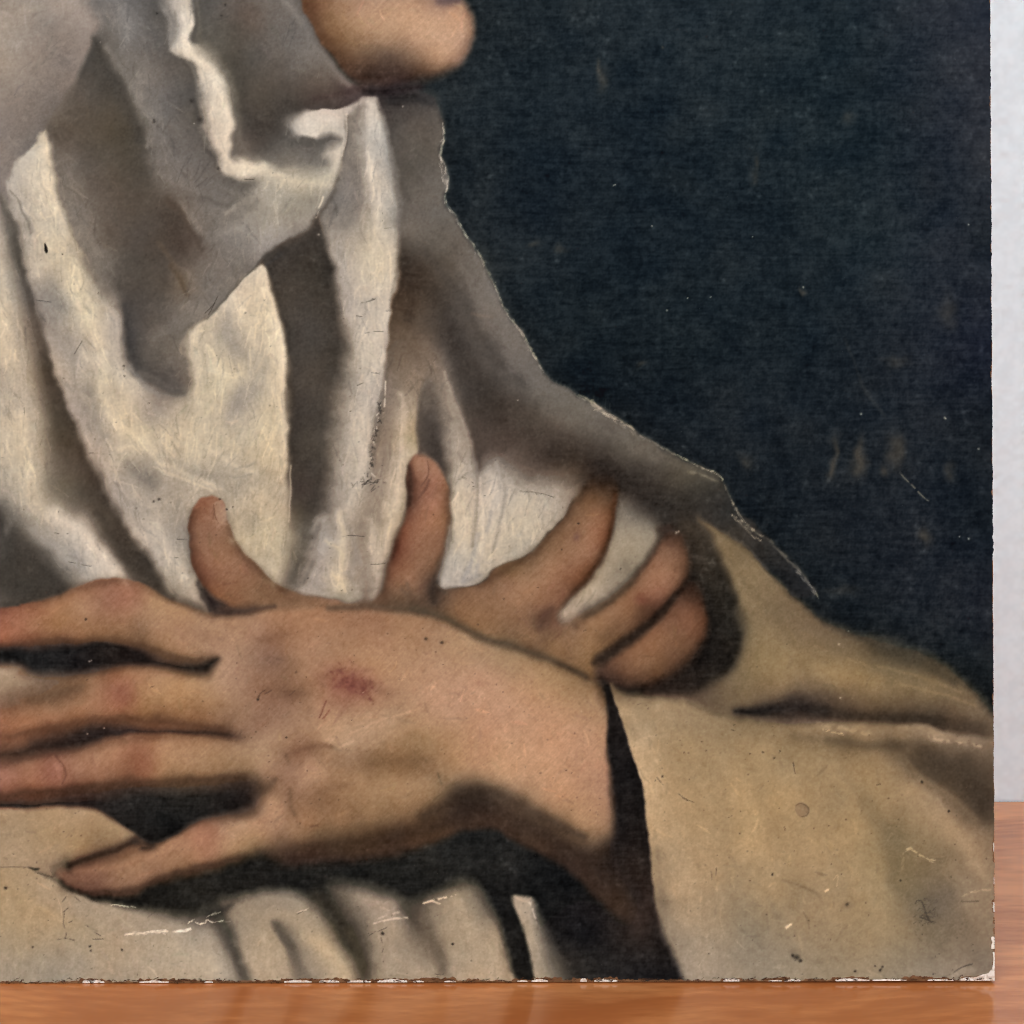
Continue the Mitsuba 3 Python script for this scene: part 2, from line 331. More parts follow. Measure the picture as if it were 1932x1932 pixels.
# the shadow groove between the left folds
fill("""-2 372 4;12 378 5;30 430 4;45 500 4;56 545 4;70 585 4;86 640 4;102 690 4;119 728 4;131 770 5;146 800 6;161 835 7;172 865 8;192 897 7;207 940 7;232 975 7;262 1020 6;285 1050 6;310 1085 6;350 1120 6;385 1148 6;330 1130 8;280 1108 8;245 1085 8;215 1045 8
185 1000 9;165 965 9;120 945 14;90 925 14;88 880 16;82 830 14;78 780 12;66 725 12;52 670 12;42 620 12;34 570 10;22 510 8;12 460 6;2 410 5""",
"""10 400 6f6a62;20 450 605c53;25 490 57534a;35 520 5e5850;45 550 5e5850;60 590 665c53;75 650 665a4e;90 690 564c3e;100 730 50453a;110 790 4c4437;125 830 4a4236;140 850 4c4135;130 880 575047;105 890 655e53;170 900 4c4034;150 930 4e4940;120 920 66604f;190 950 4a4137;190 985 5b5549;220 1000 484138;240 1040 453f37;270 1060 3f3a33;300 1095 464139;340 1125 5c564b""", region='painted_veil', wob=1.6)
# tall lit fold
fill("""80 244 3;88 262 4;100 300 5;110 345 6;122 392 8;138 436 9;150 478 10;172 518 12;192 545 12;215 562 9;228 590 5;234 640 5;238 668 6;252 694 7;275 716 9;300 738 11;330 756 12;345 775 14;350 830 14;340 900 16;350 1000 16;370 1080 10;400 1140 10;380 1150 8;330 1120 6;285 1050 6;262 1020 6
232 975 6;207 940 6;192 897 6;172 865 6;160 835 5;145 800 5;130 770 4;118 730 4;101 690 4;85 640 4;69 585 4;55 545 4;44 500 4;30 440 4;20 380 3;16 348 3;22 330 4;42 298 3""",
"""78 255 b0a791;85 290 cfc4ab;80 340 cdc3ad;95 350 c9bea6;105 390 c8bda6;40 320 a8a49a;60 290 b8b2a2;50 370 aaa59a;60 420 b0a898;90 440 c4b9a0;70 460 beb49e;110 450 c3b89f;130 460 b9ae98;40 345 a5a198;30 380 a29d94;45 440 9c968c;60 480 a8a091
100 300 a59e8e;112 360 9c968a;125 420 a29c8f;140 470 a29c8f;60 510 aaa294;90 500 b8ad97;110 520 a69e8e;145 510 c5bb9e;150 550 c9bfa0;175 540 b5ac9a;80 550 8a847b;100 600 857f77;125 570 a4a095;150 590 cabfa3;165 610 c8bda1;200 580 aaa190;215 600 a8a095;220 640 a39c90;100 640 969088;140 640 9a9288;170 640 b4aa97;190 650 c0b59f
110 690 a59c8d;150 690 a79e90;185 680 c3b8a2;215 680 aaa396;130 730 9f978b;160 740 8d877d;190 720 c2b69b;215 720 bfb49d;220 760 bdb29b;250 730 b9af9b;150 780 97908a;180 780 8f8a82;210 790 b3aa98;240 770 c0b59c;270 760 a69d8e;300 760 90877d;325 765 91877d;290 785 918b84;320 790 a39a8c
170 820 9d968c;195 840 a79f93;230 800 bfb59c;180 860 a0978c;215 870 b3a994;200 900 a69d90;245 850 b6ac97;280 820 c0b79d;330 820 b8ae98;290 840 b9ae97;300 870 a79e8e;260 890 948d81;290 900 8b857a;330 900 a0968a;250 930 a89f90;220 920 9a938a;300 930 9c9488;340 940 a59c8c
240 960 9d988f;270 960 a49d90;310 970 a79f90;260 1000 a7a298;300 1000 b1ab9f;330 990 9b958a;340 1010 8d8a82;290 1040 a8a49a;320 1040 b0aa9e;345 1040 a8a499;310 1070 a09c91;340 1070 b0a997;355 1090 b5ae9d;340 1110 8f897c;370 1120 b3ab9c;365 1140 7d7468;385 1135 90877b""", region='painted_veil', wob=2.0)
# broad lit panel in the middle
fill("""487 502 3;503 506 3;515 536 4;525 572 4;533 612 4;541 660 4;547 682 5;547 740 6;544 800 6;546 850 4;550 872 4;546 905 5;546 950 5;553 985 9;565 1010 10;558 1060 10;545 1100 8;540 1120 4;500 1105 4;470 1090 5;420 1080 5;350 1060 14;330 1000 14;320 900 16;325 820 16;335 770 14;352 745 9;364 722 6;359 692 6;352 658 6
355 628 5;382 606 3;400 588 3;426 558 3;454 530 3""",
"""385 615 b9b09a;370 650 b2aa96;400 650 b5ad98;390 690 beb49d;410 690 c3b99f;430 710 c8bda0;380 720 b1a993;400 740 c0b69b;430 740 b8af97;455 705 c4b99d;420 620 9e998e;440 660 9a958a;450 600 bab19d;470 560 c0b6a2;480 610 c4baa5;480 520 b3ab99
460 640 a9a292;475 680 a9a190;450 760 9a938a;480 740 98928a;420 790 b5ab95;450 800 b0a793;480 790 b7ad96;380 790 b9ae97;350 800 bdb39b;370 850 beb49b;420 850 b6ad98;470 860 b3aa95;480 900 a39b8b;440 890 a8a08e;400 900 a79e8e;340 860 bcb199
360 920 aaa190;330 960 a9a08f;450 940 aaa08d;480 950 b1a68f;485 510 bdb49f;495 540 c5bba3;510 570 b7ae99;500 600 c8bea3;520 620 c6bca4;490 660 bcb39d;530 670 c9bfa5;500 690 aea796;520 700 c4baa0;530 740 b9b09a;490 750 b6ad96;510 800 c6bb9d;535 830 b8ad95
500 870 bdb195;530 880 b4a98f;490 930 bbae94;520 950 b6a88f;540 900 a49a85;440 1000 b5a88e;470 1030 b1a78f;500 1000 beb192;530 1000 aea38c;500 1050 aea58e;540 1040 a9a08b;510 1080 b5ac97;545 1080 9b9382;340 1020 95928a;350 1060 aaa391;470 990 a79b84;410 930 a59b88""", region='painted_veil', wob=1.8)
# the dark valley
fill("""500 484 4;520 468 5;560 452 6;600 425 5;612 438 5;622 470 6;630 510 6;637 555 7;645 595 8;652 630 9;657 660 10;652 700 12;642 750 13;634 800 13;630 850 12;628 900 12;622 950 12;605 985 14;585 1015 14;572 1050 12;555 1095 10;545 1108 9;548 1060 10;556 1010 10;553 985 8
547 950 5;546 905 5;550 872 4;546 850 4;544 800 6;547 740 6;547 682 5;541 660 4;533 612 4;525 572 4;515 536 4;504 508 3""",
"""520 490 3f3a35;550 465 3d3833;600 450 3d3832;560 500 38332d;600 510 35312b;540 560 45403a;600 560 3b3731;550 620 433f3a;600 620 45413c;570 680 47433e;620 670 3e3932;570 740 403b36;610 740 47423b;560 800 3e3832;600 820 4a463f;570 870 3f3a33;610 880 46423b;565 930 453b36;600 940 403b35
555 975 5f5848;590 975 3d3a34;575 1000 5f5a4e;565 1050 68634f;580 1010 4f4c44;555 1090 68625a;560 1030 76705f""", region='painted_veil', wob=1.8)
# grey fold under the collar, white scapular
fill("""655 214 3;690 205 6;690 260 8;684 330 10;690 400 12;684 470 12;640 490 8;626 480 5;614 440 5;606 404 4;626 368 4;645 310 4;654 262 3""",
"""670 220 7d766c;680 250 807970;665 290 77726b;670 310 6f6963;655 340 7b7671;680 350 807a74;640 390 6f6d6a;665 400 7d7973;690 395 787370;630 430 77736d;660 440 7d7871;640 470 8a857b""", region='painted_veil')
fill("""688 196 5;700 186 3;712 188 3;722 225 4;730 256 4;738 286 4;746 320 5;751 350 5;753 384 6;747 412 6;750 440 5;752 483 4;749 530 4;741 580 3;736 620 3;730 660 3;726 690 3;724 730 4;719 770 4;713 800 5;706 850 5;702 890 6;700 960 12;680 1010 14;690 1080 12;680 1135 6;600 1130 5;552 1110 5
562 1090 9;580 1040 12;595 1005 14;612 985 14;624 950 12;630 900 11;632 850 11;636 800 12;644 750 12;654 700 11;659 660 9;652 620 8;645 590 7;638 550 6;630 500 6;626 480 6;640 450 12;675 430 14;690 390 12;684 340 9;680 290 8;684 240 7""",
"""700 200 aca9a0;705 230 b3afa5;715 250 a5a39c;695 270 aaa69c;720 290 a09f99;700 310 b8b2a6;735 310 8e8d89;710 345 bab3a4;735 345 a09c93;705 370 c0b9ad;730 375 a4a198;715 400 bdb5a2;735 410 8f8d86;710 440 b8b09c;735 440 aba69b;705 470 beb69f;740 470 b5ae9f
660 470 908b84;645 480 9f9a91;650 500 aaa59d;690 500 beb59f;730 500 bbb3a0;650 550 9f9a94;690 550 b8b0a0;730 560 b1aa9d;660 590 a29d95;700 600 b3ada0;730 600 b0aca1;670 640 ada79a;710 640 bdb7aa;730 650 aaa69d;680 690 b5ae9e;710 680 b8b2a3;660 740 a39c8f
700 740 b3aca0;720 720 a29d94;650 800 a9a192;690 790 b8b1a3;705 780 96938c;650 860 a29b8d;690 850 b4ad9f;640 900 9f9a8e;680 910 aaa497;640 940 a9a296;680 950 a9a192;630 980 a5a095;620 1020 a6a29b;650 1010 b3aa97;680 1000 a59e93;605 1060 a49a90;640 1050 b5aa92;665 1060 a29b91;700 1040 a69e8f
640 1090 c3b79b;610 1100 a19a91;670 1100 a1998d;580 1100 9b948c;600 1125 98948c;650 1125 96917f;690 1110 9c9488""", region='painted_veil', wob=1.8)
# strip between the scapular and the mantle
fill("""752 640 16;790 650 18;812 690 12;800 720 6;790 760 4;788 800 4;787 850 3;772 872 3;766 905 3;768 945 3;762 985 5;750 1010 5;738 1045 5;728 1080 5;720 1115 5;700 1135 6;690 1080 12;685 1010 12;700 960 10;704 890 6;708 850 5;714 800 5;720 770 4;725 730 4;727 690 4;734 660 6""",
"""745 660 6a5c4d;780 660 5f5346;760 700 7a6b5a;790 690 77695a;745 740 7c6f60;775 740 8d7f6d;735 800 837565;755 800 a99e8d;770 780 a89b87;735 850 8f8170;755 850 b0a592;720 880 97897a;745 880 aea390;725 930 a99d8b;750 920 b2a792;720 960 a79b88;745 950 b3a992
780 830 a3946f;784 800 988564;700 1000 a69c8b;730 1000 aca28d;700 1050 a79d8d;715 1090 a49b8d;690 1110 9c9488""", region='painted_veil')
# dark pocket beside the forefinger, curved light fold and the lit cloth behind the hand
fill("""795 740 8;812 735 8;828 775 8;838 820 6;845 870 6;850 905 6;846 925 6;832 890 4;815 866 4;795 856 5;788 830 4;790 780 4""",
"""800 750 645c53;810 800 4d4743;820 840 46403b;800 840 4a4440;825 880 433b36;838 905 4a3c2e;792 850 5d5147""", region='painted_veil')
fill("""800 655 14;830 675 12;850 715 9;866 765 7;880 815 6;892 855 5;900 890 6;912 872 8;940 862 10;966 878 14;1000 898 14;1050 898 14;1095 895 14;1108 905 10;1098 925 4;1080 950 3;1058 983 3;1030 1013 3;1000 1042 3;966 1057 3;936 1070 3;912 1096 3;880 1108 3;845 1114 4;826 1104 4;826 1080 5;838 1045 5;848 1005 5;853 970 5
850 935 6;846 880 7;842 830 8;835 780 8;824 730 9;806 700 12""",
"""810 680 77695b;825 700 82766a;840 720 8a8174;840 760 8a8174;855 760 908779;850 810 978e80;870 800 8a8174;865 860 a29a8c;880 850 968d80;870 900 aaa496;885 900 9f988d;870 940 b9b09d;890 950 aea799;930 885 a8a297;935 940 bdb7ac;930 910 b1aba0;960 905 a59f93;970 930 b0a898
980 950 b8af9b;1010 960 b3ab9a;1000 1000 b5ac98;1040 940 a59d90;1070 920 857b6e;970 1040 a8a190;940 1000 beb6a3;900 1020 c0b8a3;870 1060 b0ab9d;930 1040 b7af9d;880 1100 a2a09a;850 1040 a8a396;860 1090 a9a59a;905 1075 b3ab98;870 1000 bab19c;945 868 7d756b;1000 905 8f8679;1090 905 6a5f52""", region='painted_veil', wob=1.8)
stroke('897 890 5;904 930 5;900 980 5;892 1030 4', '857d74', 5, .6)
stroke('905 900 3;912 960 3;912 1010 3', 'c9c3b6', 3, .5)
stroke('948 880 4;952 930 4;940 1000 4;930 1040 3', '8f8980', 4, .55)
stroke('935 870 5;942 915 4;935 965 4', '9b9890', 4, .5)
stroke('900 1030 4;885 1070 4;872 1098 5', '9a9892', 4, .55)
stroke('880 1095 6;905 1085 4', '86878a', 4, .5)

# ridges, edges and flicks of the veil
fill("""300 -10 8;320 28 7;327 60 8;324 95 3;345 105 4;366 122 5;374 148 5;372 168 5;378 195 6;390 220 5;386 245 6;398 272 5;412 300 5;418 326 4;432 334 4;455 339 5;490 340 6;540 352 8;600 358 8;632 345 5;645 300 4;600 330 7;560 332 8;520 318 6;490 305 6;462 300 6;440 300 5;433 284 4;441 250 5;441 215 6;430 168 8;410 126 9;386 96 9;364 76 3;366 42 3;362 0 4;360 -14 4""",
"""310 5 77756f;330 10 9b9791;350 10 b4ad9f;335 45 98948e;355 45 bdb6a8;335 80 a09c93;355 75 bfb8a9;335 97 aba597;360 95 cbc3b1;380 115 c4bcab;375 130 b0a999;400 150 c9c0ae;385 160 b3aa9b;380 190 a0978b;395 200 bdb3a1;415 200 c9c0ad;400 235 b9ae9d;425 240 c5bba8;400 265 a39789;425 275 c6bca9;415 295 b5ab9a
430 305 c3baa8;430 325 b5ad9c;450 318 c8bfab;480 322 c2b9a4;490 315 c0b8a4;520 335 b5ae9b;540 335 b5af9c;570 345 aea793;590 350 aca893;620 350 a9a593""", region='painted_veil', wob=2.2)
stroke('372 0 5;376 50 5;378 75 6;398 90 8;424 125 9;442 165 9;452 215 7;452 255 7', '6a665a', 7, .45)
fill("""536 238 7;552 220 7;575 211 4;600 208 2;640 205 2;664 197 3;690 186 3;708 186 3;690 200 5;672 206 4;656 218 3;654 240 3;652 262 3;648 298 3;640 325 5;628 318 7;622 300 8;615 290 7;628 275 8;640 262 6;625 252 4;608 256 5;595 262 3;575 258 3;560 257 4;548 250 6""",
"""545 238 8b8883;560 232 aaa69b;590 225 bab5a8;590 240 c0bbae;620 225 b5b0a4;640 215 b0aba0;570 250 b8b4aa;640 240 aba79d;655 205 a39f97;690 192 8f8b82;640 280 b0aa9c;625 292 c5bba9;638 300 bcb5a5;640 318 a8a498""", region='painted_veil')
stroke('540 272 6;570 270 6;600 272 7;612 262 4', '55534e', 6, .6)
stroke('654 215 2;654 250 2;647 295 2', 'cdc8bb', 2, .7)
stroke('300 460 5;340 520 8;352 555 6', '6b5a44', 7, .35)
stroke('500 484 2.5;470 515 2.5;440 545 3;412 575 3;392 600 3', '4b4a47', 3, .55)
stroke('503 500 2;512 494 2.5;530 478 4', '3c3d3f', 3, .6)
stroke('610 372 2;602 392 2;598 410 2', 'd2cab2', 2, .7, broken=.3)
stroke('216 905 2;219 890 2;228 870 2;240 856 2', 'd0c7b0', 2, .35)
stroke('216 907 2;240 914 2;262 920 2', 'cbc2ac', 2, .3)
stroke('290 880 2.5;320 893 3;355 906 3.5;400 926 3', 'd2c6a8', 3, .45)
stroke('318 878 5;360 892 6;420 900 5', '958c7c', 5, .35)
stroke('240 880 10;270 900 12;290 915 8', '77726a', 9, .4)
stroke('390 650 2;402 668 2;412 690 2;430 704 2;452 702 2', 'd3cab0', 2, .6)
stroke('440 560 4;465 590 5;482 630 5', 'c9bfaa', 4, .4)
stroke('432 650 3;446 690 3;458 720 4', '8e8a80', 4, .4)
stroke('140 500 2;137 530 2;136 555 2', 'd8d0b4', 2, .7)
stroke('152 505 2;158 530 2;150 550 2', '8b8470', 1.6, .5)
stroke('196 790 1.5;199 825 1.5;212 850 1.5', 'cdc3ad', 1.6, .6)
stroke('215 800 2;222 812 1.6;216 790 1.6', 'dcd3ba', 1.8, .7)
stroke('550 880 2;547 930 2;545 985 2', 'cfc5ac', 2, .45)
stroke('565 1010 4;580 1030 5', '7d7767', 5, .4)
multi("""612 1020 4;640 1040 4;650 1075 4|c5b998|.6
628 1085 5;645 1100 6;650 1115 4|ccbf9f|.7
668 1030 5;680 1060 5|8e8a86|.5
660 1080 6;668 1100 6|8d8881|.45
700 1000 5;712 1040 6;705 1080 6|b9af9b|.5
585 1000 7;600 980 6|a9a7a3|.5
552 1108 6;570 1100 6;590 1060 6|6d685e|.6
552 1095 8;566 1060 9|58544b|.6""", lambda a, c, o: stroke(a, c, 4, float(o)))
# scraped strip down the scapular
stroke('720 740 3;712 785 5;706 820 6;700 860 6;694 895 5', '6f6a62', 5, .5, broken=.45)
for k in range(55):
    u = rng.random()
    x, y = 718 - 22 * u + rng.normal() * 3, 755 + 150 * u
    stroke(f'{x} {y};{x + rng.normal() * 3} {y + 2 + 5 * rng.random()}', '3f3b36' if rng.random() < .75 else 'd2ccc0', .6 + .8 * rng.random(), .65)
for k in range(30):
    x, y = 698 + rng.normal() * 14, 911 + rng.normal() * 5
    stroke(f'{x} {y};{x + rng.normal() * 5} {y + rng.normal() * 3}', '4b463f', .7 + .6 * rng.random(), .6)
stroke('727 720 1.6;726 760 1.6;722 790 1.4', 'd6d1c6', 1.6, .7, broken=.3)
# rim of the mantle against the dark
stroke('835 232 2.0;838 262 2.0;832 292 2.0;841 322 2.6;844 352 3.2;838 374 2.6;851 399 2.0;870 430 2.0;892 460 1.3;906 482 1.3', 'aaa498', 1.86, 0.21, broken=.05)
scrape('835 232 2.0;838 262 2.0;832 292 2.0;841 322 2.6;844 352 3.2;838 374 2.6;851 399 2.0;870 430 2.0;892 460 1.3;906 482 1.3', 'aaa498', 1.40, 0.57, 85, 1.5)
stroke('830 290 1.3;832 320 1.3;840 350 1.3', 'd8d2c6', 1.24, 0.14, broken=.05)
scrape('830 290 1.3;832 320 1.3;840 350 1.3', 'd8d2c6', 0.93, 0.38, 19, 1.5)
stroke('906 480 1.3;925 520 1.3;941 556 1.3;956 588 1.3;968 606 1.3;981 624 2.0;1001 658 2.3;1021 698 2.0', 'a89f8e', 1.86, 0.18, broken=.05)
scrape('906 480 1.3;925 520 1.3;941 556 1.3;956 588 1.3;968 606 1.3;981 624 2.0;1001 658 2.3;1021 698 2.0', 'a89f8e', 1.40, 0.49, 77, 1.5)
stroke('982 628 2.0;998 655 2.6;1018 690 2.6', 'c2b699', 1.61, 0.15, broken=.05)
scrape('982 628 2.0;998 655 2.6;1018 690 2.6', 'c2b699', 1.21, 0.42, 22, 1.5)
stroke('1085 742 2.0;1116 758 2.0;1140 776 2.6;1168 792 3.2;1188 806 3.2;1200 822 2.6', 'aa9d86', 2.48, 0.21, broken=.05)
scrape('1085 742 2.0;1116 758 2.0;1140 776 2.6;1168 792 3.2;1188 806 3.2;1200 822 2.6', 'aa9d86', 1.86, 0.57, 44, 1.5)
stroke('1122 772 2.0;1150 785 2.0;1180 808 2.0', 'c9bda4', 1.49, 0.17, broken=.05)
scrape('1122 772 2.0;1150 785 2.0;1180 808 2.0', 'c9bda4', 1.12, 0.46, 21, 1.5)
stroke('1205 822 2.6;1240 838 2.6;1276 858 2.0', '7f7a70', 2.48, 0.17, broken=.05)
scrape('1205 822 2.6;1240 838 2.6;1276 858 2.0', '7f7a70', 1.86, 0.46, 24, 1.5)
stroke('1273 856 1.0;1300 870 1.0;1330 886 1.6;1350 892 2.0;1362 904 2.0', 'a8a08c', 1.49, 0.22, broken=.05)
scrape('1273 856 1.0;1300 870 1.0;1330 886 1.6;1350 892 2.0;1362 904 2.0', 'a8a08c', 1.12, 0.61, 31, 1.5)
stroke('1300 890 3.9;1330 900 4.5;1352 908 3.9', '77715f', 3.72, 0.14, broken=.05)
scrape('1300 890 3.9;1330 900 4.5;1352 908 3.9', '77715f', 2.79, 0.38, 17, 1.5)
stroke('1362 905 2.0;1376 935 2.0;1390 965 2.0;1402 985 2.6;1420 1000 2.6;1440 1012 2.0', '9c927a', 1.86, 0.17, broken=.05)
scrape('1362 905 2.0;1376 935 2.0;1390 965 2.0;1402 985 2.6;1420 1000 2.6;1440 1012 2.0', '9c927a', 1.40, 0.46, 42, 1.5)
stroke('1380 970 1.3;1400 990 2.0;1420 1010 2.0;1435 1020 1.3', 'c0b295', 1.49, 0.17, broken=.05)
scrape('1380 970 1.3;1400 990 2.0;1420 1010 2.0;1435 1020 1.3', 'c0b295', 1.12, 0.46, 23, 1.5)
stroke('1445 1015 3.2;1475 1045 3.9;1505 1075 5.2;1525 1100 5.2;1540 1120 3.2', '5a564b', 3.72, 0.17, broken=.05)
scrape('1445 1015 3.2;1475 1045 3.9;1505 1075 5.2;1525 1100 5.2;1540 1120 3.2', '5a564b', 2.79, 0.46, 44, 1.5)
stroke('1500 1078 1.3;1512 1088 2.0;1530 1108 2.0;1542 1124 1.3', '8f8a7c', 1.49, 0.17, broken=.05)
scrape('1500 1078 1.3;1512 1088 2.0;1530 1108 2.0;1542 1124 1.3', '8f8a7c', 1.12, 0.46, 19, 1.5)
for k in range(26):       # bristles dragged upward off the rim
    u = k / 25
    x = 1036 + 120 * u + rng.normal() * 3
    y = 716 + 50 * u + rng.normal() * 3
    stroke(f'{x} {y - 6};{x + 1} {y + 10 + 14 * rng.random()}', '6d695f', 1.2, .13)
stroke('735 192 9;775 186 10;815 196 8', '2b2a2b', 9, .7)
stroke('890 592 3;930 597 3', '7d6a5a', 3, .5)
stroke('900 480 20;930 560 20;990 680 18;1060 760 14', '6b6862', 16, .30)

# ------------------------------------------------------------------ chin
fill("""545 -400 4;556 -200 4;568 0 3;578 30 3;592 56 3;606 82 3;628 106 4;646 130 5;666 150 6;692 166 8;722 171 9;760 164 9;800 151 9;840 138 8;865 124 7;880 106 6;890 84 6;895 60 6;892 34 6;882 12 6;866 -10 6;872 -36 6;884 -58 5;868 -84 5;888 -108 5;872 -138 5;905 -172 5;930 -205 5;905 -270 6;870 -360 6;868 -400 6""",
"""575 10 6b4a35;600 10 76543d;640 5 8e6e56;680 10 a1806a;730 10 a9876f;780 15 aa8870;830 5 8f7264;850 -5 5d4b48;860 15 a48069;590 40 70503a;620 35 7a5c42;660 35 9a7a60;700 40 ab8a70;760 45 b08f75;820 45 b4937a;870 40 ac8a72;885 60 9a7c68
610 75 6b4c36;650 70 765a42;690 72 8d7059;730 80 8f735d;780 75 a88770;830 70 b4927a;870 75 a68671;640 105 5f4532;690 100 655040;730 100 5c4b40;770 105 79614f;820 100 ab896f;855 100 a4846e;660 130 50392c;700 125 523f34;750 125 46362e;800 125 6b5242;840 125 8d705b
700 150 42322c;740 150 402f2a;790 145 493629;760 162 38292a;860 118 85695a;888 90 7d665a""", region='painted_chin', wob=1.0)
stroke('536 0 9;556 18 9;574 48 9;590 78 9;612 106 9;640 140 9;662 160 7', '7b7973', 9, .5)
stroke('596 186 5;630 180 5;665 172 6;690 166 6', '43302e', 6, .5)
stroke('690 172 8;740 176 9;790 166 8', '2b2023', 8, .7)
stroke('828 2 8;862 2 8', '52434a', 8, .5)
stroke('745 -78 5;800 -86 6;866 -84 5', '5a302b', 6, .8)
stroke('780 -60 12;840 -60 12;876 -58 8', '96584b', 11, .6)
stroke('780 -108 9;840 -108 10;878 -108 7', '8a5145', 9, .6)
stroke('800 -160 14;850 -172 12;890 -176 8', '6d4a38', 12, .6)

# ------------------------------------------------------------------ sleeve of the far arm, black of its opening
SPOT_ARM = """1340 1010 6f6148;1370 1050 756648;1400 1050 6c5f48;1390 1100 7f7153;1430 1090 7b6b51;1400 1150 6f624a;1440 1140 7d6d52;1480 1150 6f6049;1400 1200 736548;1440 1200 857558;1500 1190 76664f;1550 1190 6a5c49;1420 1250 81704f;1480 1240 8f7d5b;1540 1230 7f6f52
1600 1220 6c5e48;1660 1230 4e4a3d;1720 1250 4d4a3f;1620 1260 877656;1550 1270 937f5b;1480 1290 857353;1400 1300 7a6a4c;1440 1315 6b5b45;1500 1310 57493c;1580 1290 8b7855;1650 1290 897756;1700 1290 7f6f50;1750 1300 7f6f51;1800 1310 786a51;1840 1330 6d614e
1600 1312 6f5d45;1650 1320 6d5d45;1720 1325 655642;1780 1335 5a4d3e;1840 1350 685b49;1600 1340 4e4136;1680 1345 4b4136;1760 1350 4d4438;1820 1365 57493b;1350 1320 6b5c46;1300 1315 5a4a3b;1340 1300 5d4f3e"""
fill("""1318 980 8;1340 988 5;1372 1010 5;1402 1032 5;1430 1060 5;1452 1085 5;1480 1113 6;1512 1140 7;1552 1168 8;1600 1190 8;1650 1206 9;1700 1218 9;1760 1246 9;1800 1272 8;1840 1305 8;1868 1340 8;1900 1380 6;1900 1420 6;1600 1420 6;1300 1350 6;1230 1318 8;1260 1306 10;1320 1290 10;1372 1258 10;1398 1200 9;1392 1140 8;1370 1080 8;1345 1020 8""",
SPOT_ARM, region='painted_sleeve', wob=1.6)
fill("""1280 990 14;1310 985 12;1335 1010 10;1358 1050 9;1380 1100 9;1396 1150 10;1402 1195 11;1390 1235 12;1370 1265 12;1330 1292 12;1280 1312 10;1230 1312 8;1210 1300 8;1250 1250 8;1300 1220 8;1310 1150 8;1290 1080 8""",
"""1300 1000 3a342c;1310 1020 353029;1330 1060 2a2722;1350 1120 23221e;1370 1180 1f1f1d;1360 1240 23211e;1320 1280 2a2622;1250 1300 3b302a;1380 1210 2a2722""", region='painted_sleeve')
stroke('1390 1344 9;1430 1342 12;1470 1335 16;1510 1330 18;1555 1340 12', '26252a', 14, .85)
stroke('1540 1338 10;1620 1350 10;1700 1352 9;1780 1360 8', '3f382f', 9, .5)
stroke('1490 1328 16;1530 1318 18;1570 1318 16', '473b33', 16, .35)
stroke('1640 1208 10;1700 1232 14;1760 1262 12;1800 1288 8', '434238', 12, .55)
stroke('1600 1245 4;1680 1262 4;1760 1285 4;1810 1305 4', '938261', 5, .3)
stroke('1700 1290 3;1780 1310 3;1840 1330 3', '95845f', 3, .3)

# ------------------------------------------------------------------ the hand behind: palm, fingers, cloth between them
HAND2 = 'painted_hand_001'
fill("""700 1140 6;722 1112 5;730 1078 5;740 1044 5;752 1008 5;763 984 4;770 942 3;766 902 3;769 876 3;781 859 4;800 860 5;820 870 4;834 890 4;843 912 3;849 942 4;850 975 5;846 1010 5;838 1042 5;828 1068 5;822 1092 4;828 1110 3;846 1115 3;880 1108 3;911 1097 3;936 1070 3;966 1057 3;1000 1042 3;1030 1013 3;1057 984 3;1078 950 5;1098 920 7;1114 902 10;1138 896 12
1160 906 8;1168 932 4;1166 962 4;1152 1012 4;1140 1045 5;1120 1080 5;1090 1115 6;1066 1144 7;1056 1166 8;1078 1174 8;1100 1200 8;1130 1262 8;1100 1290 8;1000 1250 8;850 1190 8;700 1160 6""",
"""780 875 9a6f58;800 880 97705b;775 910 6f4a3a;795 910 8c6552;815 910 a3745f;835 920 8f6850;775 950 5b3d31;800 940 8a6250;820 950 a87b66;840 960 8d674f;770 975 7b5240;800 980 9b7059;830 985 996f53;757 1000 7b4a36;745 1030 6d3f30;770 1020 8a5f4a;800 1010 946d56;830 1010 8e6750;750 1055 744a37;790 1050 8f6a52;820 1050 8a664f
740 1090 845f4a;780 1090 8f6b54;810 1085 6e5443;755 1110 84644f;790 1115 7c5f4c;815 1115 4a3a31;820 1095 443831;745 1130 65503f;780 1130 5d4a3b;820 1135 57463a
1140 910 49382b;1120 940 6b4f38;1150 940 5a4432;1100 970 7f6048;1130 970 8e6850;1155 970 6b472e;1080 1000 86654d;1110 1000 97725a;1140 1010 8a5d44;1040 1030 83654c;1080 1040 967259;1120 1050 8f6a53;1000 1060 85684f;1040 1070 9a775e;1080 1080 8a6149;1110 1080 764c33;966 1075 846648
960 1100 927059;1000 1100 9c7a60;1050 1110 8d664e;1080 1110 7c563f;940 1090 82644c;900 1120 927158;870 1140 8d6c52;920 1150 957459;970 1140 9c795e;1020 1140 8d6950;1030 1165 6a4b3c;1010 1170 6f5443;1050 1180 7b5c4a;980 1180 957358;930 1190 8f6f52;900 1185 8c6c50;860 1165 7c6048
1000 1200 98785b;1040 1200 82664d;1080 1190 8b6d55;1000 1225 765c47;960 1215 756049;1050 1220 967555;1100 1210 9a7859;1060 1245 8b6d52;1100 1250 846749""", region=HAND2)
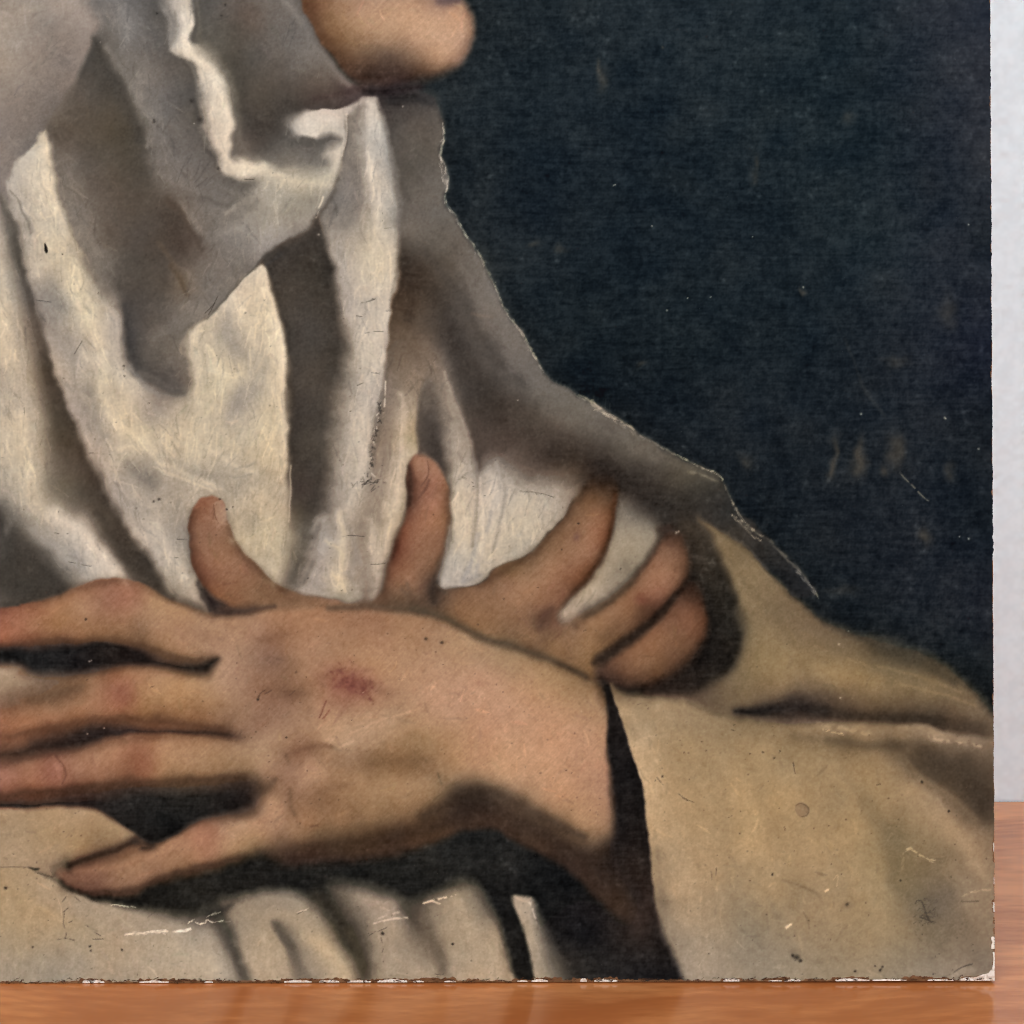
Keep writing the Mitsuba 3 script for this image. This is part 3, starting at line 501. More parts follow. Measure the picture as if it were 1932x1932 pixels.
fill("""1166 938 5;1180 942 9;1205 965 9;1232 985 8;1246 1002 7;1236 1030 5;1216 1058 5;1192 1085 5;1160 1117 6;1128 1140 6;1100 1155 6;1076 1172 7;1057 1164 6;1067 1142 4;1091 1115 4;1121 1079 4;1141 1043 4;1153 1006 4""",
"""1175 960 6d6a62;1190 980 706c63;1165 990 8d897b;1160 1020 8f8776;1200 1010 8f8878;1230 1010 8a8474;1190 1040 968d79;1150 1060 99907c;1180 1070 7c7463;1130 1090 a39a85;1120 1110 a89f8b;1090 1130 aea48f;1140 1110 8f8677;1070 1155 a69a8a;1100 1145 938a7b""", region='painted_veil')
fill("""1078 1172 10;1110 1156 6;1150 1130 6;1190 1095 6;1222 1056 6;1242 1022 7;1260 1004 9;1285 1012 8;1298 1040 6;1301 1075 7;1292 1102 6;1270 1128 6;1240 1162 6;1200 1190 6;1160 1216 7;1120 1245 7;1090 1270 8;1060 1240 10""",
"""1250 1000 5e4236;1270 1010 5f473a;1250 1040 7f5f4a;1280 1050 7b5c48;1230 1060 8c6750;1260 1080 97715a;1290 1080 7a5c48;1200 1090 8a6a52;1230 1110 986f58;1260 1110 8d6650;1180 1120 906c50;1210 1130 7e5540;1240 1135 7d5543;1150 1150 96745a;1190 1160 8c694f;1130 1180 9b7859
1170 1180 8a694f;1110 1210 9a7857;1150 1200 7d6046;1200 1170 765742;1220 1150 604534;1080 1190 8b6d55;1080 1240 8a6c50;1100 1250 846749""", region=HAND2)
fill("""1286 1102 7;1308 1098 8;1325 1120 7;1334 1160 6;1333 1196 7;1316 1226 9;1286 1256 10;1250 1280 10;1210 1298 9;1170 1300 8;1140 1288 7;1126 1262 8;1168 1230 6;1220 1190 6;1258 1150 6""",
"""1300 1115 584032;1320 1130 543d30;1280 1150 785643;1310 1160 7e5842;1325 1180 7c5841;1270 1180 7d5b46;1300 1190 7c5742;1250 1200 866148;1290 1210 7a5a42;1230 1230 8a664c;1270 1240 745540;1200 1250 86644b;1240 1260 77583f;1180 1270 70513d;1220 1285 604634;1150 1265 5a4235;1140 1280 4a372f;1180 1295 4f3c32""", region=HAND2)
stroke('1292 1098 8;1270 1126 8;1246 1154 8;1222 1178 8;1192 1202 9;1160 1222 9;1122 1250 7', '3b2d23', 8, .7)
stroke('1160 935 4;1155 975 5;1148 1015 6;1130 1060 8;1105 1095 9;1085 1120 8', '5f3a23', 6, .6)
stroke('1190 1100 7;1160 1125 7;1130 1148 7;1105 1160 7', '5f5140', 6, .5)
stroke('1040 1152 10;1026 1166 12;1018 1182 9', '5a4237', 10, .55)
stroke('770 880 4;774 915 7;770 950 7', '4f352a', 6, .55)
stroke('787 945 2.5;800 925 3;808 905 2.5', '6b4a3c', 3, .6)
stroke('786 885 3;790 870 3', 'ae8770', 3, .4)
stroke('825 1098 7;815 1115 9;820 1135 8', '3d322b', 8, .7)
stroke('748 1020 6;742 1050 6', '613527', 6, .5)
stroke('760 1112 5;772 1122 6;770 1100 4', '5f4f42', 5, .4)
blob(1212, 1132, 13, 9, 20, '77493a', .6)
blob(1087, 1012, 6, 8, 0, '7a5a52', .6)
stroke('1245 1000 8;1262 995 8', '4a3328', 7, .6)
# raised thumb on the left
fill("""372 944 3;390 935 3;406 936 3;421 946 3;428 965 3;431 985 3;441 1010 3;456 1035 3;475 1056 3;486 1068 3;502 1086 3;522 1100 3;560 1116 4;602 1128 4;640 1136 4;620 1160 8;520 1165 8;440 1152 5;424 1140 4;402 1126 4;386 1111 4;373 1092 3;363 1068 3;357 1045 3;355 1010 3;358 974 3""",
"""385 945 94644c;400 950 9a6e56;370 965 8b6049;410 965 9d7660;420 980 a5836b;375 1000 906b55;400 1000 966f59;420 1000 937058;365 1030 835d48;390 1030 9a755d;420 1030 916c53;440 1030 8a664f;375 1060 7e5541;410 1060 9a735a;450 1060 957058;390 1090 7a523f;430 1090 946d55;465 1080 8a6650
410 1115 81583f;445 1110 8e684e;480 1100 8d6a50;440 1135 835f47;490 1120 83654d;520 1120 7b5d47;560 1130 7d604a;600 1140 866a55;630 1145 86695a""", region=HAND2)
stroke('400 968 2;404 960 2;402 980 2', '7d5440', 2, .5)
stroke('428 962 2.5;426 978 2.5', 'b59a86', 2.5, .6)
stroke('360 975 3;357 1010 3;360 1050 3', '6f4a38', 3, .5)
stroke('400 1085 5;420 1100 4;440 1100 3', '7a523d', 4, .4)

# ------------------------------------------------------------------ the near hand
HAND1 = 'painted_hand'
fill("""-320 1155 3;0 1147 3;40 1140 3;75 1132 4;100 1127 5;130 1112 5;160 1100 4;190 1091 3;220 1090 3;260 1097 3;290 1110 4;320 1126 5;350 1141 6;380 1151 7;410 1158 6;440 1157 6;470 1152 6;500 1147 7;560 1141 7;620 1137 6;650 1139 5;700 1143 7;750 1149 8;800 1158 8;850 1177 8;900 1199 8;950 1216 8;1000 1233 8;1050 1251 8;1090 1268 7;1118 1284 6;1138 1302 5
1145 1340 5;1148 1380 4;1149 1420 5;1156 1470 7;1161 1520 8;1162 1580 9;1180 1640 8;1200 1700 8;1240 1720 6;1240 1770 6;1190 1745 8;1150 1718 6;1120 1690 6;1090 1660 6;1050 1631 6;1010 1606 6;966 1584 5;945 1568 5;920 1562 6;880 1565 6;850 1575 6;820 1590 7;760 1610 8;680 1626 9;600 1628 8;545 1632 8;500 1612 9
470 1616 9;440 1626 9;400 1639 9;360 1646 9;320 1656 8;280 1670 7;250 1685 7;220 1691 6;190 1690 5;165 1686 4;140 1676 4;112 1656 5;106 1640 7;130 1630 6;100 1560 6;-320 1540 6""",
"""5 1165 93624f;40 1160 976751;70 1150 94684f;20 1190 9a6a54;60 1185 9b7459;100 1150 9a7459;110 1180 957150;150 1130 9a755a;150 1170 967256;160 1145 a08068;190 1110 99705a;200 1140 966b56;240 1120 9c7059;240 1140 9d715d;265 1125 8c6550;285 1135 a98a6b;270 1160 a5846a;240 1165 997459;330 1150 a38265;300 1190 a07c62;360 1170 a07e64
350 1210 a07e66;300 1220 8b6d51;260 1200 7c5f47;220 1195 886a50;180 1200 866549;120 1205 7d5844;60 1205 895d46;10 1210 935f47;400 1180 a18067;440 1170 98775e;480 1190 9f7f69;400 1220 a58570;440 1230 a5866f;480 1240 9c7e6a;370 1235 957a60
5 1370 94684f;50 1360 9c7156;100 1350 a07a60;60 1330 8d6a52;100 1320 83664f;150 1305 8b6a50;180 1290 a07d62;150 1330 9f7b62;210 1275 966b50;240 1270 9e7556;280 1275 a27d62;230 1295 8f5e4c;240 1315 8a5946;205 1310 9a6e58;220 1335 99694f;270 1310 a17f5f;320 1290 a98768;320 1320 a38160;370 1300 a68565;270 1340 96734f;330 1345 8f6c4e
400 1330 9e7e60;440 1320 9d7f68;380 1350 866247;300 1360 7b563f;220 1350 7e5a40;150 1355 875e41;100 1375 77503a;430 1360 7f614c;460 1350 937660;470 1385 8a6e5c;440 1280 a28470;410 1290 a88a72
10 1460 a07564;30 1445 8f6854;60 1440 9a735b;90 1440 8f6250;100 1460 8d5d4c;60 1465 9b6f58;20 1490 8c5e4a;70 1490 875a44;120 1470 8e6450;130 1440 9a7561;180 1425 9f7b63;220 1410 a07a61;180 1450 a0775f;220 1450 906a53;260 1420 8c5f4a;270 1450 8a5d48;310 1430 a88668;320 1410 a68469;350 1430 a5856a;400 1430 a08163;450 1420 a28468
300 1460 9b7a5d;350 1460 927354;400 1460 8d7054;460 1455 876c50;240 1475 6a4a39;140 1490 624031;330 1478 6b543f;480 1430 a08468;240 1400 9a755e
130 1650 7e5c4a;160 1640 8a6551;200 1640 8d6a53;180 1670 775546;220 1660 917058;260 1640 9b785c;300 1620 9e7a60;270 1660 8c6b56;340 1590 a17a5f;370 1570 a97e66;400 1570 9a6c55;420 1560 a1806a;370 1610 a27a5f;400 1610 a0765f;430 1590 ab8a6e;460 1560 ab8b70;450 1605 9a7b5b;480 1545 a17d63;480 1580 a2825f;350 1635 8b6c52;300 1650 856650;420 1625 7f664c;470 1605 7d664b
500 1180 9c7a63;560 1170 9c775d;620 1165 9a745a;700 1165 956f56;760 1180 9a785d;820 1195 9b7a60;500 1205 906c55;530 1200 8a664e;580 1210 a17e66;650 1210 9f7c62;720 1220 a58066;780 1230 a98669;850 1220 a98a6e;900 1230 a98b70;950 1250 9d8266;510 1235 8f7060;530 1245 8a6c5a;570 1240 9f7e66;640 1250 a18065;700 1250 a78568;800 1260 ad896e;880 1260 ae8b70;940 1270 b18e74
600 1280 9a7760;490 1300 8b6a55;520 1300 8c6b55;560 1300 957459;540 1310 876450;500 1330 8e6d59;560 1340 997a65;610 1350 a28268;700 1340 a5846a;770 1320 ab8a70;830 1310 b89278;900 1310 bb957a;900 1280 b99279;960 1300 b89377;880 1340 b58e73;820 1340 b39078;760 1360 a58669;680 1380 b29377;720 1370 b7987c;640 1400 b19478;600 1390 a98a70;540 1390 9e8068
500 1400 a88b72;490 1370 8e6d59;800 1390 a18260;860 1380 ad8a6b;920 1370 b98f74;950 1400 bc9475;780 1430 8b6d4e;720 1430 8f7153;840 1430 a07f60;900 1430 b58d70;560 1420 8b6650;590 1415 80604a;540 1430 8a6a52;620 1430 a18267;500 1440 ab8c71;670 1430 a3846a
500 1460 9c7c64;540 1450 957460;590 1450 a5856d;640 1450 9d7f65;700 1440 8c6e50;760 1435 87684a;820 1450 9d7d5f;880 1440 b18c6c;930 1430 bd9473;950 1470 b59070;910 1460 a9886a;850 1470 9a7f62;800 1470 9f8061;740 1480 a18263;680 1480 9e7f62;620 1490 8d6d52;580 1480 9f7f67;550 1500 8a6a54;500 1500 86694f;490 1490 5a4636;510 1520 ab886d;540 1520 8f7057;600 1520 866850;660 1520 8c6f53
720 1520 927557;780 1510 96795c;820 1500 8f7558;500 1550 a6826a;540 1560 9a7a61;590 1555 997558;640 1545 957254;700 1540 947556;750 1530 8a6d50;800 1530 785f46;840 1510 6b5641;860 1490 57493b;900 1485 5e5040;940 1490 6f5e4a;870 1510 3f342c;920 1510 40362f;960 1520 4b3d32;500 1585 97775a;560 1580 8a6c50;600 1570 6f5a42;640 1580 5f4c39;700 1570 5a4632;750 1570 4e3c2e
800 1565 493729;850 1550 453428;900 1540 45352a;950 1545 44342a;500 1605 5a4837;550 1605 4f3c31;600 1605 4b382e;650 1610 4b3a2c;720 1600 4a372a;780 1590 4e3a2c;830 1570 4f3c2c;550 1625 3f302a;650 1620 44332a
980 1260 a08366;970 1300 b89276;1030 1290 a98a6b;1080 1290 957a5c;1110 1290 8b7054;1040 1330 b48f73;1090 1330 a58669;1120 1320 957b60;1000 1340 b89073;980 1390 bd9474;1040 1390 bb9276;1090 1380 b59077;1130 1370 ac8a70;1000 1440 be9575;1060 1440 bb9375;1110 1430 b48e74;1140 1430 b0886e;980 1470 b39074;1040 1480 b99173;1100 1480 b48d72;1145 1480 a5806a
980 1500 8a7058;1010 1515 957a60;1050 1510 b0896c;1100 1520 b08a6b;1145 1520 a07c64;970 1520 5a4a3b;1010 1540 5d4c3b;1050 1545 846a50;1090 1550 a38264;1130 1550 a07d60;980 1550 41332a;1030 1570 43352b;1070 1570 5d4a38;1110 1575 866c52;1140 1570 8b6f57;1000 1580 45362b;1060 1600 3d3027;1110 1600 4d3d30;1150 1600 40332a
1020 1600 46352a;1080 1630 3f3028;1130 1640 382c25;1180 1620 352b26;1100 1655 44342a;1150 1680 3d2f26;1200 1660 352a24;1180 1710 3f3026;1220 1700 3a2e28;1220 1750 382c26""", region=HAND1, wob=1.2)
# dark gaps between the fingers
fill("""-320 1225 6;0 1220 6;60 1222 7;110 1215 7;160 1212 5;185 1209 4;220 1212 4;260 1222 5;290 1236 7;320 1246 8;370 1248 6;404 1242 5;413 1245 5;401 1261 6;386 1271 6;350 1268 5;320 1262 5;280 1257 5;240 1256 5;200 1262 6;150 1273 7;110 1277 7;60 1273 7;0 1256 7;-320 1256 7""",
"""0 1240 14191d;50 1245 161a1e;110 1245 1b1d1f;160 1245 222021;200 1235 1f1b19;240 1240 261f1d;300 1250 2b2320;350 1258 28211d;390 1258 27221d""", region='painted_robe')
fill("""-320 1262 6;0 1260 6;40 1272 8;85 1280 10;110 1288 14;80 1305 14;40 1318 12;0 1336 10;-320 1350 10""",
"""0 1290 a1927a;30 1285 978870;50 1300 8a7a65;90 1290 77644e;20 1315 8a7460;0 1330 7d6350""", region='painted_robe')
stroke('60 1320 12;100 1308 12;150 1296 10', '6e5743', 12, .45)
fill("""-320 1420 8;0 1412 9;60 1396 9;110 1383 10;160 1370 8;200 1366 8;240 1369 8;290 1375 7;340 1377 6;390 1378 6;430 1380 7;455 1390 10;420 1390 6;350 1385 4;300 1382 4;250 1384 4;200 1393 5;150 1408 6;100 1420 7;50 1430 8;0 1436 8;-320 1440 8""",
"""0 1422 4a372c;60 1412 3f3029;120 1400 352a26;170 1388 2d2423;220 1378 33292a;300 1380 402c2b;380 1383 43302c;440 1386 553f38""", region=HAND1)
fill("""-320 1512 7;0 1511 7;60 1512 9;110 1505 10;160 1500 11;220 1490 11;270 1484 9;330 1486 9;400 1481 10;455 1474 11;482 1476 13;492 1496 15;486 1522 11;450 1534 6;402 1541 5;362 1556 5;322 1579 4;302 1589 4;282 1591 4;258 1578 3;240 1565 3;212 1546 4;182 1530 4;150 1523 4;100 1523 4;50 1526 3;0 1523 3;-320 1520 3""",
"""0 1517 2d2929;80 1516 2f2725;150 1512 302627;210 1515 1f1f20;260 1520 191b1c;320 1530 191b1b;380 1510 1d1e1d;440 1505 221f1e;470 1500 2b2320;290 1575 1b1c1c""", region='painted_robe')
fill("""-320 1526 3;0 1526 3;60 1526 4;110 1524 4;150 1524 4;182 1532 4;212 1548 4;240 1567 4;254 1578 6;236 1592 8;194 1606 8;152 1617 8;124 1630 9;106 1646 8;108 1658 5;70 1645 3;40 1638 2;-320 1637 2""",
"""20 1550 9c8b70;80 1560 9d8a6c;150 1560 a08c6e;210 1570 98825f;30 1600 a6957b;100 1600 a38f70;150 1600 9b835f;50 1625 a4937a;100 1640 8e7b66;190 1600 7d6549""", region='painted_robe')
stroke('258 1585 8;225 1600 9;190 1612 9;155 1624 8;130 1632 6', '3b2b23', 8, .85)
stroke('255 1588 10;290 1595 8;270 1600 8', '2a2422', 8, .6)
# shading of the near hand
stroke('780 1148 7;830 1162 8;870 1182 8;910 1202 9;960 1218 9;1010 1234 9;1060 1254 8;1105 1278 7', '54483a', 8, .75)
stroke('620 1148 6;700 1146 8;760 1150 9;800 1154 8', '4f4438', 8, .6)
stroke('500 1146 8;560 1144 8;620 1142 6', '7a6350', 8, .5)
fill("""384 1112 5;398 1124 5;420 1140 6;440 1150 7;483 1145 9;470 1154 8;440 1160 7;410 1158 7;392 1140 6""", """400 1135 2e2424;440 1154 352a27;475 1148 4f3d33""", region=HAND2)
stroke('418 1150 5;450 1156 5;490 1148 6;520 1144 5', '4a3a33', 5, .6)
stroke('490 1206 7;515 1203 8;545 1200 6', '835f49', 7, .5)
blob(522, 1246, 20, 8, 5, '75594c', .4)
stroke('500 1300 10;540 1312 12;575 1310 9', '7d5c48', 10, .4)
blob(548, 1308, 34, 9, -4, '7a5945', .4)
stroke('487 1318 1.4;492 1308 1.2;500 1303 1', '4a3629', 1.3, .6)
stroke('500 1310 1;512 1304 1.2', '4a3629', 1.2, .45)
stroke('545 1312 1;556 1304 1.2', '5d4435', 1.2, .5)
multi("""664 1290 50 32 14 8c5a49 .5
658 1286 34 22 12 7f4841 .55
684 1296 26 14 26 74403d .5
655 1318 48 22 -14 8f6252 .4
722 1306 30 12 8 8d6551 .4
700 1266 18 8 -14 87594c .4
612 1278 14 9 0 8a6251 .4""".replace(' ', '|'), lambda x, y, a, b, r, c, o: blob(float(x), float(y), float(a), float(b), float(r), c, float(o), wob=4))
for k in range(46):
    u = rng.normal(size=2)
    blob(668 + 26 * u[0] + 6 * u[1], 1290 + 15 * u[1] + 7 * u[0], 2 + 4 * rng.random(), 1.5 + 2.5 * rng.random(), 30, '6e302f', .12 + .28 * rng.random(), wob=1.5)
stroke('616 1322 2;610 1338 2;604 1354 1.6', '7a4038', 2, .75)
stroke('622 1340 1.6;610 1356 1.6', '8a3d36', 1.5, .6)
stroke('650 1335 5;638 1355 4;632 1368 3', '875847', 4, .4)
stroke('540 1425 5;570 1414 6;605 1408 6;625 1410 5', '7b5640', 6, .55)
stroke('540 1424 4;545 1440 4', '745741', 4, .4)
stroke('600 1330 10;680 1400 10;760 1375 9;840 1340 8', 'bb9c82', 8, .25)
stroke('660 1385 3;700 1368 3;740 1352 3;790 1338 3', 'c7a88e', 3, .35)
stroke('640 1410 3;665 1398 3', 'cfb59c', 3, .4)
stroke('548 1490 4;550 1520 4;556 1535 4', '6b513d', 4, .4)
stroke('586 1560 3;600 1556 3', '6a4632', 3, .5)
stroke('480 1480 8;500 1490 8;520 1470 6', '4b3a2d', 7, .35)
stroke('800 1540 14;850 1512 18;900 1492 18;950 1502 16;1000 1528 15;1050 1556 13;1100 1578 9', '3d3129', 15, .55)
stroke('820 1560 12;880 1530 14;940 1530 14;1000 1560 14;1060 1596 12;1120 1622 10', '3b2d25', 12, .5)
stroke('560 1600 8;640 1590 9;720 1585 9;790 1570 9', '49372a', 9, .4)
stroke('825 1458 2;828 1470 3;832 1480 3', '6e6350', 3, .5)
# blushes of the knuckles
multi("""238 1310 20 26 0 8a5847 .5
275 1440 14 30 0 8c5c49 .45
100 1458 22 20 0 905f50 .4
385 1585 22 22 30 a0725d .35
240 1125 26 18 0 9f6f5b .35
860 1330 50 40 0 bf977d .3
1020 1410 60 60 0 c09679 .3
420 1150 16 6 0 5a463b .4
905 1290 9 7 0 a87a62 .5""".replace(' ', '|'), lambda x, y, a, b, r, c, o: blob(float(x), float(y), float(a), float(b), float(r), c, float(o)))

# ------------------------------------------------------------------ sleeve of the near arm
SPOT_CUFF = """1180 1330 97866b;1230 1340 9f8d70;1300 1350 8f7e64;1200 1380 978668;1250 1380 a38f6d;1320 1390 9a8768;1400 1380 867657;1210 1400 b3a188;1260 1430 9f8b68;1330 1440 a28d6a;1400 1430 9b8766;1230 1470 b39c7b;1280 1470 a58f6c;1350 1490 a8926f;1420 1480 a6906d
1240 1530 b29b79;1300 1520 a8926f;1380 1540 a7916d;1250 1580 b09976;1300 1580 a59170;1370 1580 a8926f;1430 1550 b29b74;1240 1620 8d7f69;1260 1620 a69374;1330 1630 a99475;1400 1630 aa9676;1270 1680 b09b7c;1330 1680 a79375;1400 1690 a69274;1255 1700 7a6f60;1280 1730 a69478;1350 1740 9f8f76
1400 1400 968262;1450 1420 a08c69;1500 1410 8d7a57;1560 1420 93805b;1620 1400 7f6e51;1660 1420 8c7a5d;1450 1470 a4906d;1530 1460 9d8864;1600 1460 9b8563;1680 1450 93805f;1450 1520 aa946d;1560 1510 9d8764;1640 1500 98825d;1720 1490 9b8769
1550 1378 8f7f67;1620 1385 8d7d64;1700 1380 8a7a60;1760 1385 9a8d78;1820 1400 8a7d6a;1850 1400 7c6e5c;1600 1397 75654c;1680 1405 5f503d;1750 1412 574a3a;1820 1422 564a3c;1700 1430 6a5d4b;1760 1440 554a3c;1830 1450 4f463a;1860 1470 473e33;1740 1470 6b6050;1800 1480 554b3e
1850 1500 4b4238;1800 1510 665948;1850 1530 453d34;1770 1500 7c6c55;1830 1540 5a4f42;1440 1375 857557;1480 1375 827259;1520 1385 8a7a62
1480 1450 9c8969;1560 1450 9e8868;1640 1450 98835f;1420 1540 b19b73;1390 1580 a79470;1460 1560 a48e6b;1520 1570 9e8966;1600 1560 a28c68;1660 1550 93805f;1700 1530 8d7a5d;1760 1530 a08a6d;1800 1560 988368;1840 1570 8f7a61;1680 1590 837453;1720 1600 837555;1780 1600 8c7a5a;1840 1620 8f7d66
1400 1640 9d8c6c;1470 1620 b09974;1540 1630 a38d6c;1620 1640 a38f6b;1690 1620 7f7456;1720 1650 766c50;1780 1640 7b6c52;1850 1660 8f7c65;1400 1700 93866b;1480 1690 a48f6c;1560 1680 98846a;1640 1690 a8916b;1700 1680 8a7e60;1750 1690 746b60;1770 1700 6d655d;1740 1720 6c665c;1830 1690 94826a
1400 1750 8f866f;1460 1750 9d8b6d;1540 1740 9a886c;1620 1740 a08b66;1700 1760 9a8763;1760 1760 7f725a;1830 1750 84725a;1860 1770 8f7d65;1400 1800 948b7a;1450 1790 918775;1540 1790 97876c;1620 1790 9c8a6c;1700 1800 9a8a6d;1780 1800 877c6a;1850 1800 807564
1400 1840 9a917f;1480 1835 9b927f;1560 1835 9a8f79;1650 1835 9c907a;1740 1830 8f887b;1800 1830 8d867c;1850 1830 877b6c;1300 1790 a3957f;1320 1830 a3998a;1280 1780 8d8271"""
fill("""1144 1298 3;1152 1304 3;1166 1340 3;1181 1382 3;1196 1430 3;1211 1472 3;1219 1512 4;1223 1562 4;1229 1612 4;1233 1662 4;1241 1722 5;1254 1768 6;1272 1806 6;1292 1862 6;1200 1880 6;1040 1870 6;1030 1820 10;1010 1760 10;1100 1700 10;1180 1745 8;1200 1700 10;1160 1640 12;1150 1600 10;1161 1570 9;1161 1520 8;1156 1470 7;1149 1420 5;1147 1360 4""",
"""1155 1340 25201e;1170 1400 211e1f;1185 1460 1d1c1d;1195 1530 1e1b1a;1195 1600 221d1b;1205 1650 2b231f;1215 1700 352a25;1200 1740 3a2d26;1150 1760 1f1d1d;1100 1760 1b1b1d;1230 1770 28221f;1260 1820 211f1f;1120 1840 20201f;1200 1830 1e1e20;1060 1830 2b2926""", region='painted_robe', wob=1.0)
fill("""1148 1290 3;1170 1303 5;1200 1308 6;1250 1314 7;1310 1325 7;1342 1340 7;1380 1351 7;1420 1358 7;1470 1364 7;1530 1363 7;1600 1362 6;1680 1364 5;1735 1368 4;1760 1374 4;1800 1384 5;1868 1394 5;1920 1400 5;1920 1900 5;1300 1900 5;1290 1852 6;1272 1806 6;1253 1766 6;1240 1722 4;1232 1662 3;1228 1612 3;1222 1562 3;1218 1512 3;1210 1472 2.5;1195 1430 2.5;1180 1382 2.5;1165 1340 2.5""",
SPOT_CUFF, region='painted_cuff', wob=1.2)
stroke('1545 1366 5;1600 1378 5;1640 1384 4', 'a39782', 4, .5, broken=.3)
stroke('1755 1388 4;1775 1396 4;1800 1400 3;1850 1408 3', 'aaa08f', 4, .7, broken=.35)
stroke('1560 1395 7;1640 1405 8;1720 1405 9;1800 1415 12', '5f5140', 8, .35)
stroke('1720 1440 14;1780 1470 18;1830 1500 20;1866 1540 18', '4a4137', 18, .5)
stroke('1712 1440 6;1740 1470 7;1790 1500 8;1840 1545 9', '8f7c60', 7, .3)
stroke('1665 1555 8;1690 1585 12;1715 1620 16;1725 1660 16;1745 1700 14', '766e55', 14, .35)
multi("""1762 1702 24 24 20 6a6563 .5
1745 1722 14 14 0 5f5e5d .5
1790 1690 14 12 0 736c68 .4
1768 1740 20 18 0 79746c .4
1700 1610 24 50 -20 7b7256 .35
1462 1720 7 26 -18 7d7664 .4
1240 1610 5 14 0 77705f .5
1252 1690 8 34 -6 756c60 .4
1216 1392 14 14 0 b7a58e .5
1240 1475 22 18 0 b9a284 .4
1600 1706 9 9 0 7d6a62 .4
1495 1800 9 12 0 6a6459 .35""".replace(' ', '|'), lambda x, y, a, b, r, c, o: blob(float(x), float(y), float(a), float(b), float(r), c, float(o)))
fill('1500 1527 1.5;1504 1518 1.5;1512 1514 1.5;1521 1519 1.5;1526 1529 1.5;1523 1538 1.5;1514 1543 1.5;1505 1538 1.5', '0 0 86695b', soft=1.5, wob=.8, op=.95)
stroke('1502 1521 1.3;1511 1516 1.3;1521 1521 1.5;1526 1530 1.8;1521 1539 1.5;1512 1541 1.2', '5d4638', 1.8, .6)
stroke('1478 1660 3;1510 1672 3;1540 1686 4;1550 1694 4', '7d6a48', 4, .4)
stroke('1300 1325 6;1350 1345 7;1400 1355 7', '5f5341', 6, .4)

# ------------------------------------------------------------------ robe below
fill("""-320 1637 2;0 1637 2;45 1638 2;72 1646 3;110 1662 4;142 1682 4;182 1699 4;240 1710 5;300 1722 7;360 1730 10;395 1728 12;415 1745 8;432 1770 8;450 1805 8;466 1840 8;480 1900 8;-320 1900 8""",
"""20 1660 aa9574;10 1700 b09a76;60 1720 b19b78;80 1690 aa9a80;30 1760 a8997c;100 1750 ae9c7d;150 1710 a59781;60 1800 a69a82;20 1830 a39a88;120 1790 a39782;150 1830 a29a89;160 1760 ae9f82;200 1720 a49782;220 1760 b09f86;200 1800 ab9c83;220 1840 a79b86;260 1730 a09480;280 1770 b3a58d
300 1740 a29684;330 1770 b3a68e;280 1830 b7a991;340 1820 b9ac94;380 1760 a69e8e;390 1790 b7ab95;400 1830 c0b59e;430 1840 b0a999;360 1850 aca08b;370 1740 857c6f;410 1770 a09786""", region='painted_robe', wob=1.4)
fill("""418 1702 8;450 1693 7;483 1690 7;512 1680 7;545 1683 7;575 1695 7;600 1712 8;618 1738 9;632 1762 10;650 1792 11;676 1830 11;690 1900 10;480 1900 8;468 1850 8;455 1815 8;440 1780 9;428 1740 9""",
"""430 1706 6d665b;450 1720 918775;450 1760 9d917d;470 1800 aa9d87;460 1700 8a8172;490 1700 8f8778;520 1700 958b7b;560 1705 938a79;490 1740 a3967f;550 1730 a89b84;600 1740 9d927e;590 1770 b3a488;620 1780 b6a587;500 1780 ab9c82;510 1820 b3a48b;480 1830 b0a28a;620 1810 bcaa8a;650 1830 c2b08f;660 1850 b8a78b;600 1840 ae9f86;570 1760 b0a085;580 1800 a79a84""", region='painted_robe', wob=1.4)
fill("""515 1738 4;530 1740 6;548 1752 9;566 1780 11;584 1820 13;592 1862 13;562 1862 8;550 1820 4;538 1790 3;528 1772 3;520 1756 4""",
"""525 1748 69645b;530 1760 706b61;545 1785 746e63;560 1800 837a6d;575 1830 948a7a;560 1850 8f8577""", region='painted_robe')
fill("""625 1672 9;650 1666 8;685 1672 8;715 1686 9;745 1700 10;765 1722 12;790 1750 14;815 1790 16;830 1860 14;700 1870 10;690 1820 14;680 1790 15;668 1760 14;655 1735 14;640 1706 12""",
"""640 1675 59544b;680 1690 8b8374;700 1710 a09280;740 1720 a69787;680 1720 83796a;700 1750 a0917b;740 1760 a8987f;760 1780 9c8f7c;720 1800 a59781;760 1830 a39883;800 1840 b3a48c;690 1790 8d816d;690 1840 958a77;780 1750 8f8371;800 1800 968b79""", region='painted_robe', wob=1.4)
fill("""775 1718 12;800 1698 9;835 1684 8;868 1668 9;890 1668 9;908 1684 7;924 1712 6;940 1744 5;954 1782 4;964 1820 4;970 1870 4;800 1870 12;795 1800 16;785 1750 14""",
"""880 1675 77705f;860 1700 a09178;830 1700 8f826f;900 1700 837b6c;850 1730 a9997f;900 1740 9f917b;870 1780 ac9c82;930 1760 a4957e;900 1820 b0a188;940 1830 b5a68e;820 1760 968a76;850 1840 aea08a;800 1720 6d6355;810 1800 a3957f;790 1840 ab9d86;920 1720 746d60""", region='painted_robe', wob=1.4)
fill("""968 1694 4;984 1690 3;1002 1696 4;1010 1715 6;1020 1748 8;1036 1788 10;1056 1830 12;1064 1870 12;1016 1870 3;1004 1820 3;996 1780 3;986 1748 3;974 1716 3""",
"""985 1705 a59783;1000 1730 a79b87;1005 1760 a2967f;1020 1790 9a8f7d;1035 1820 857d6d;1045 1845 8a8373;1015 1845 a99d87""", region='painted_robe')
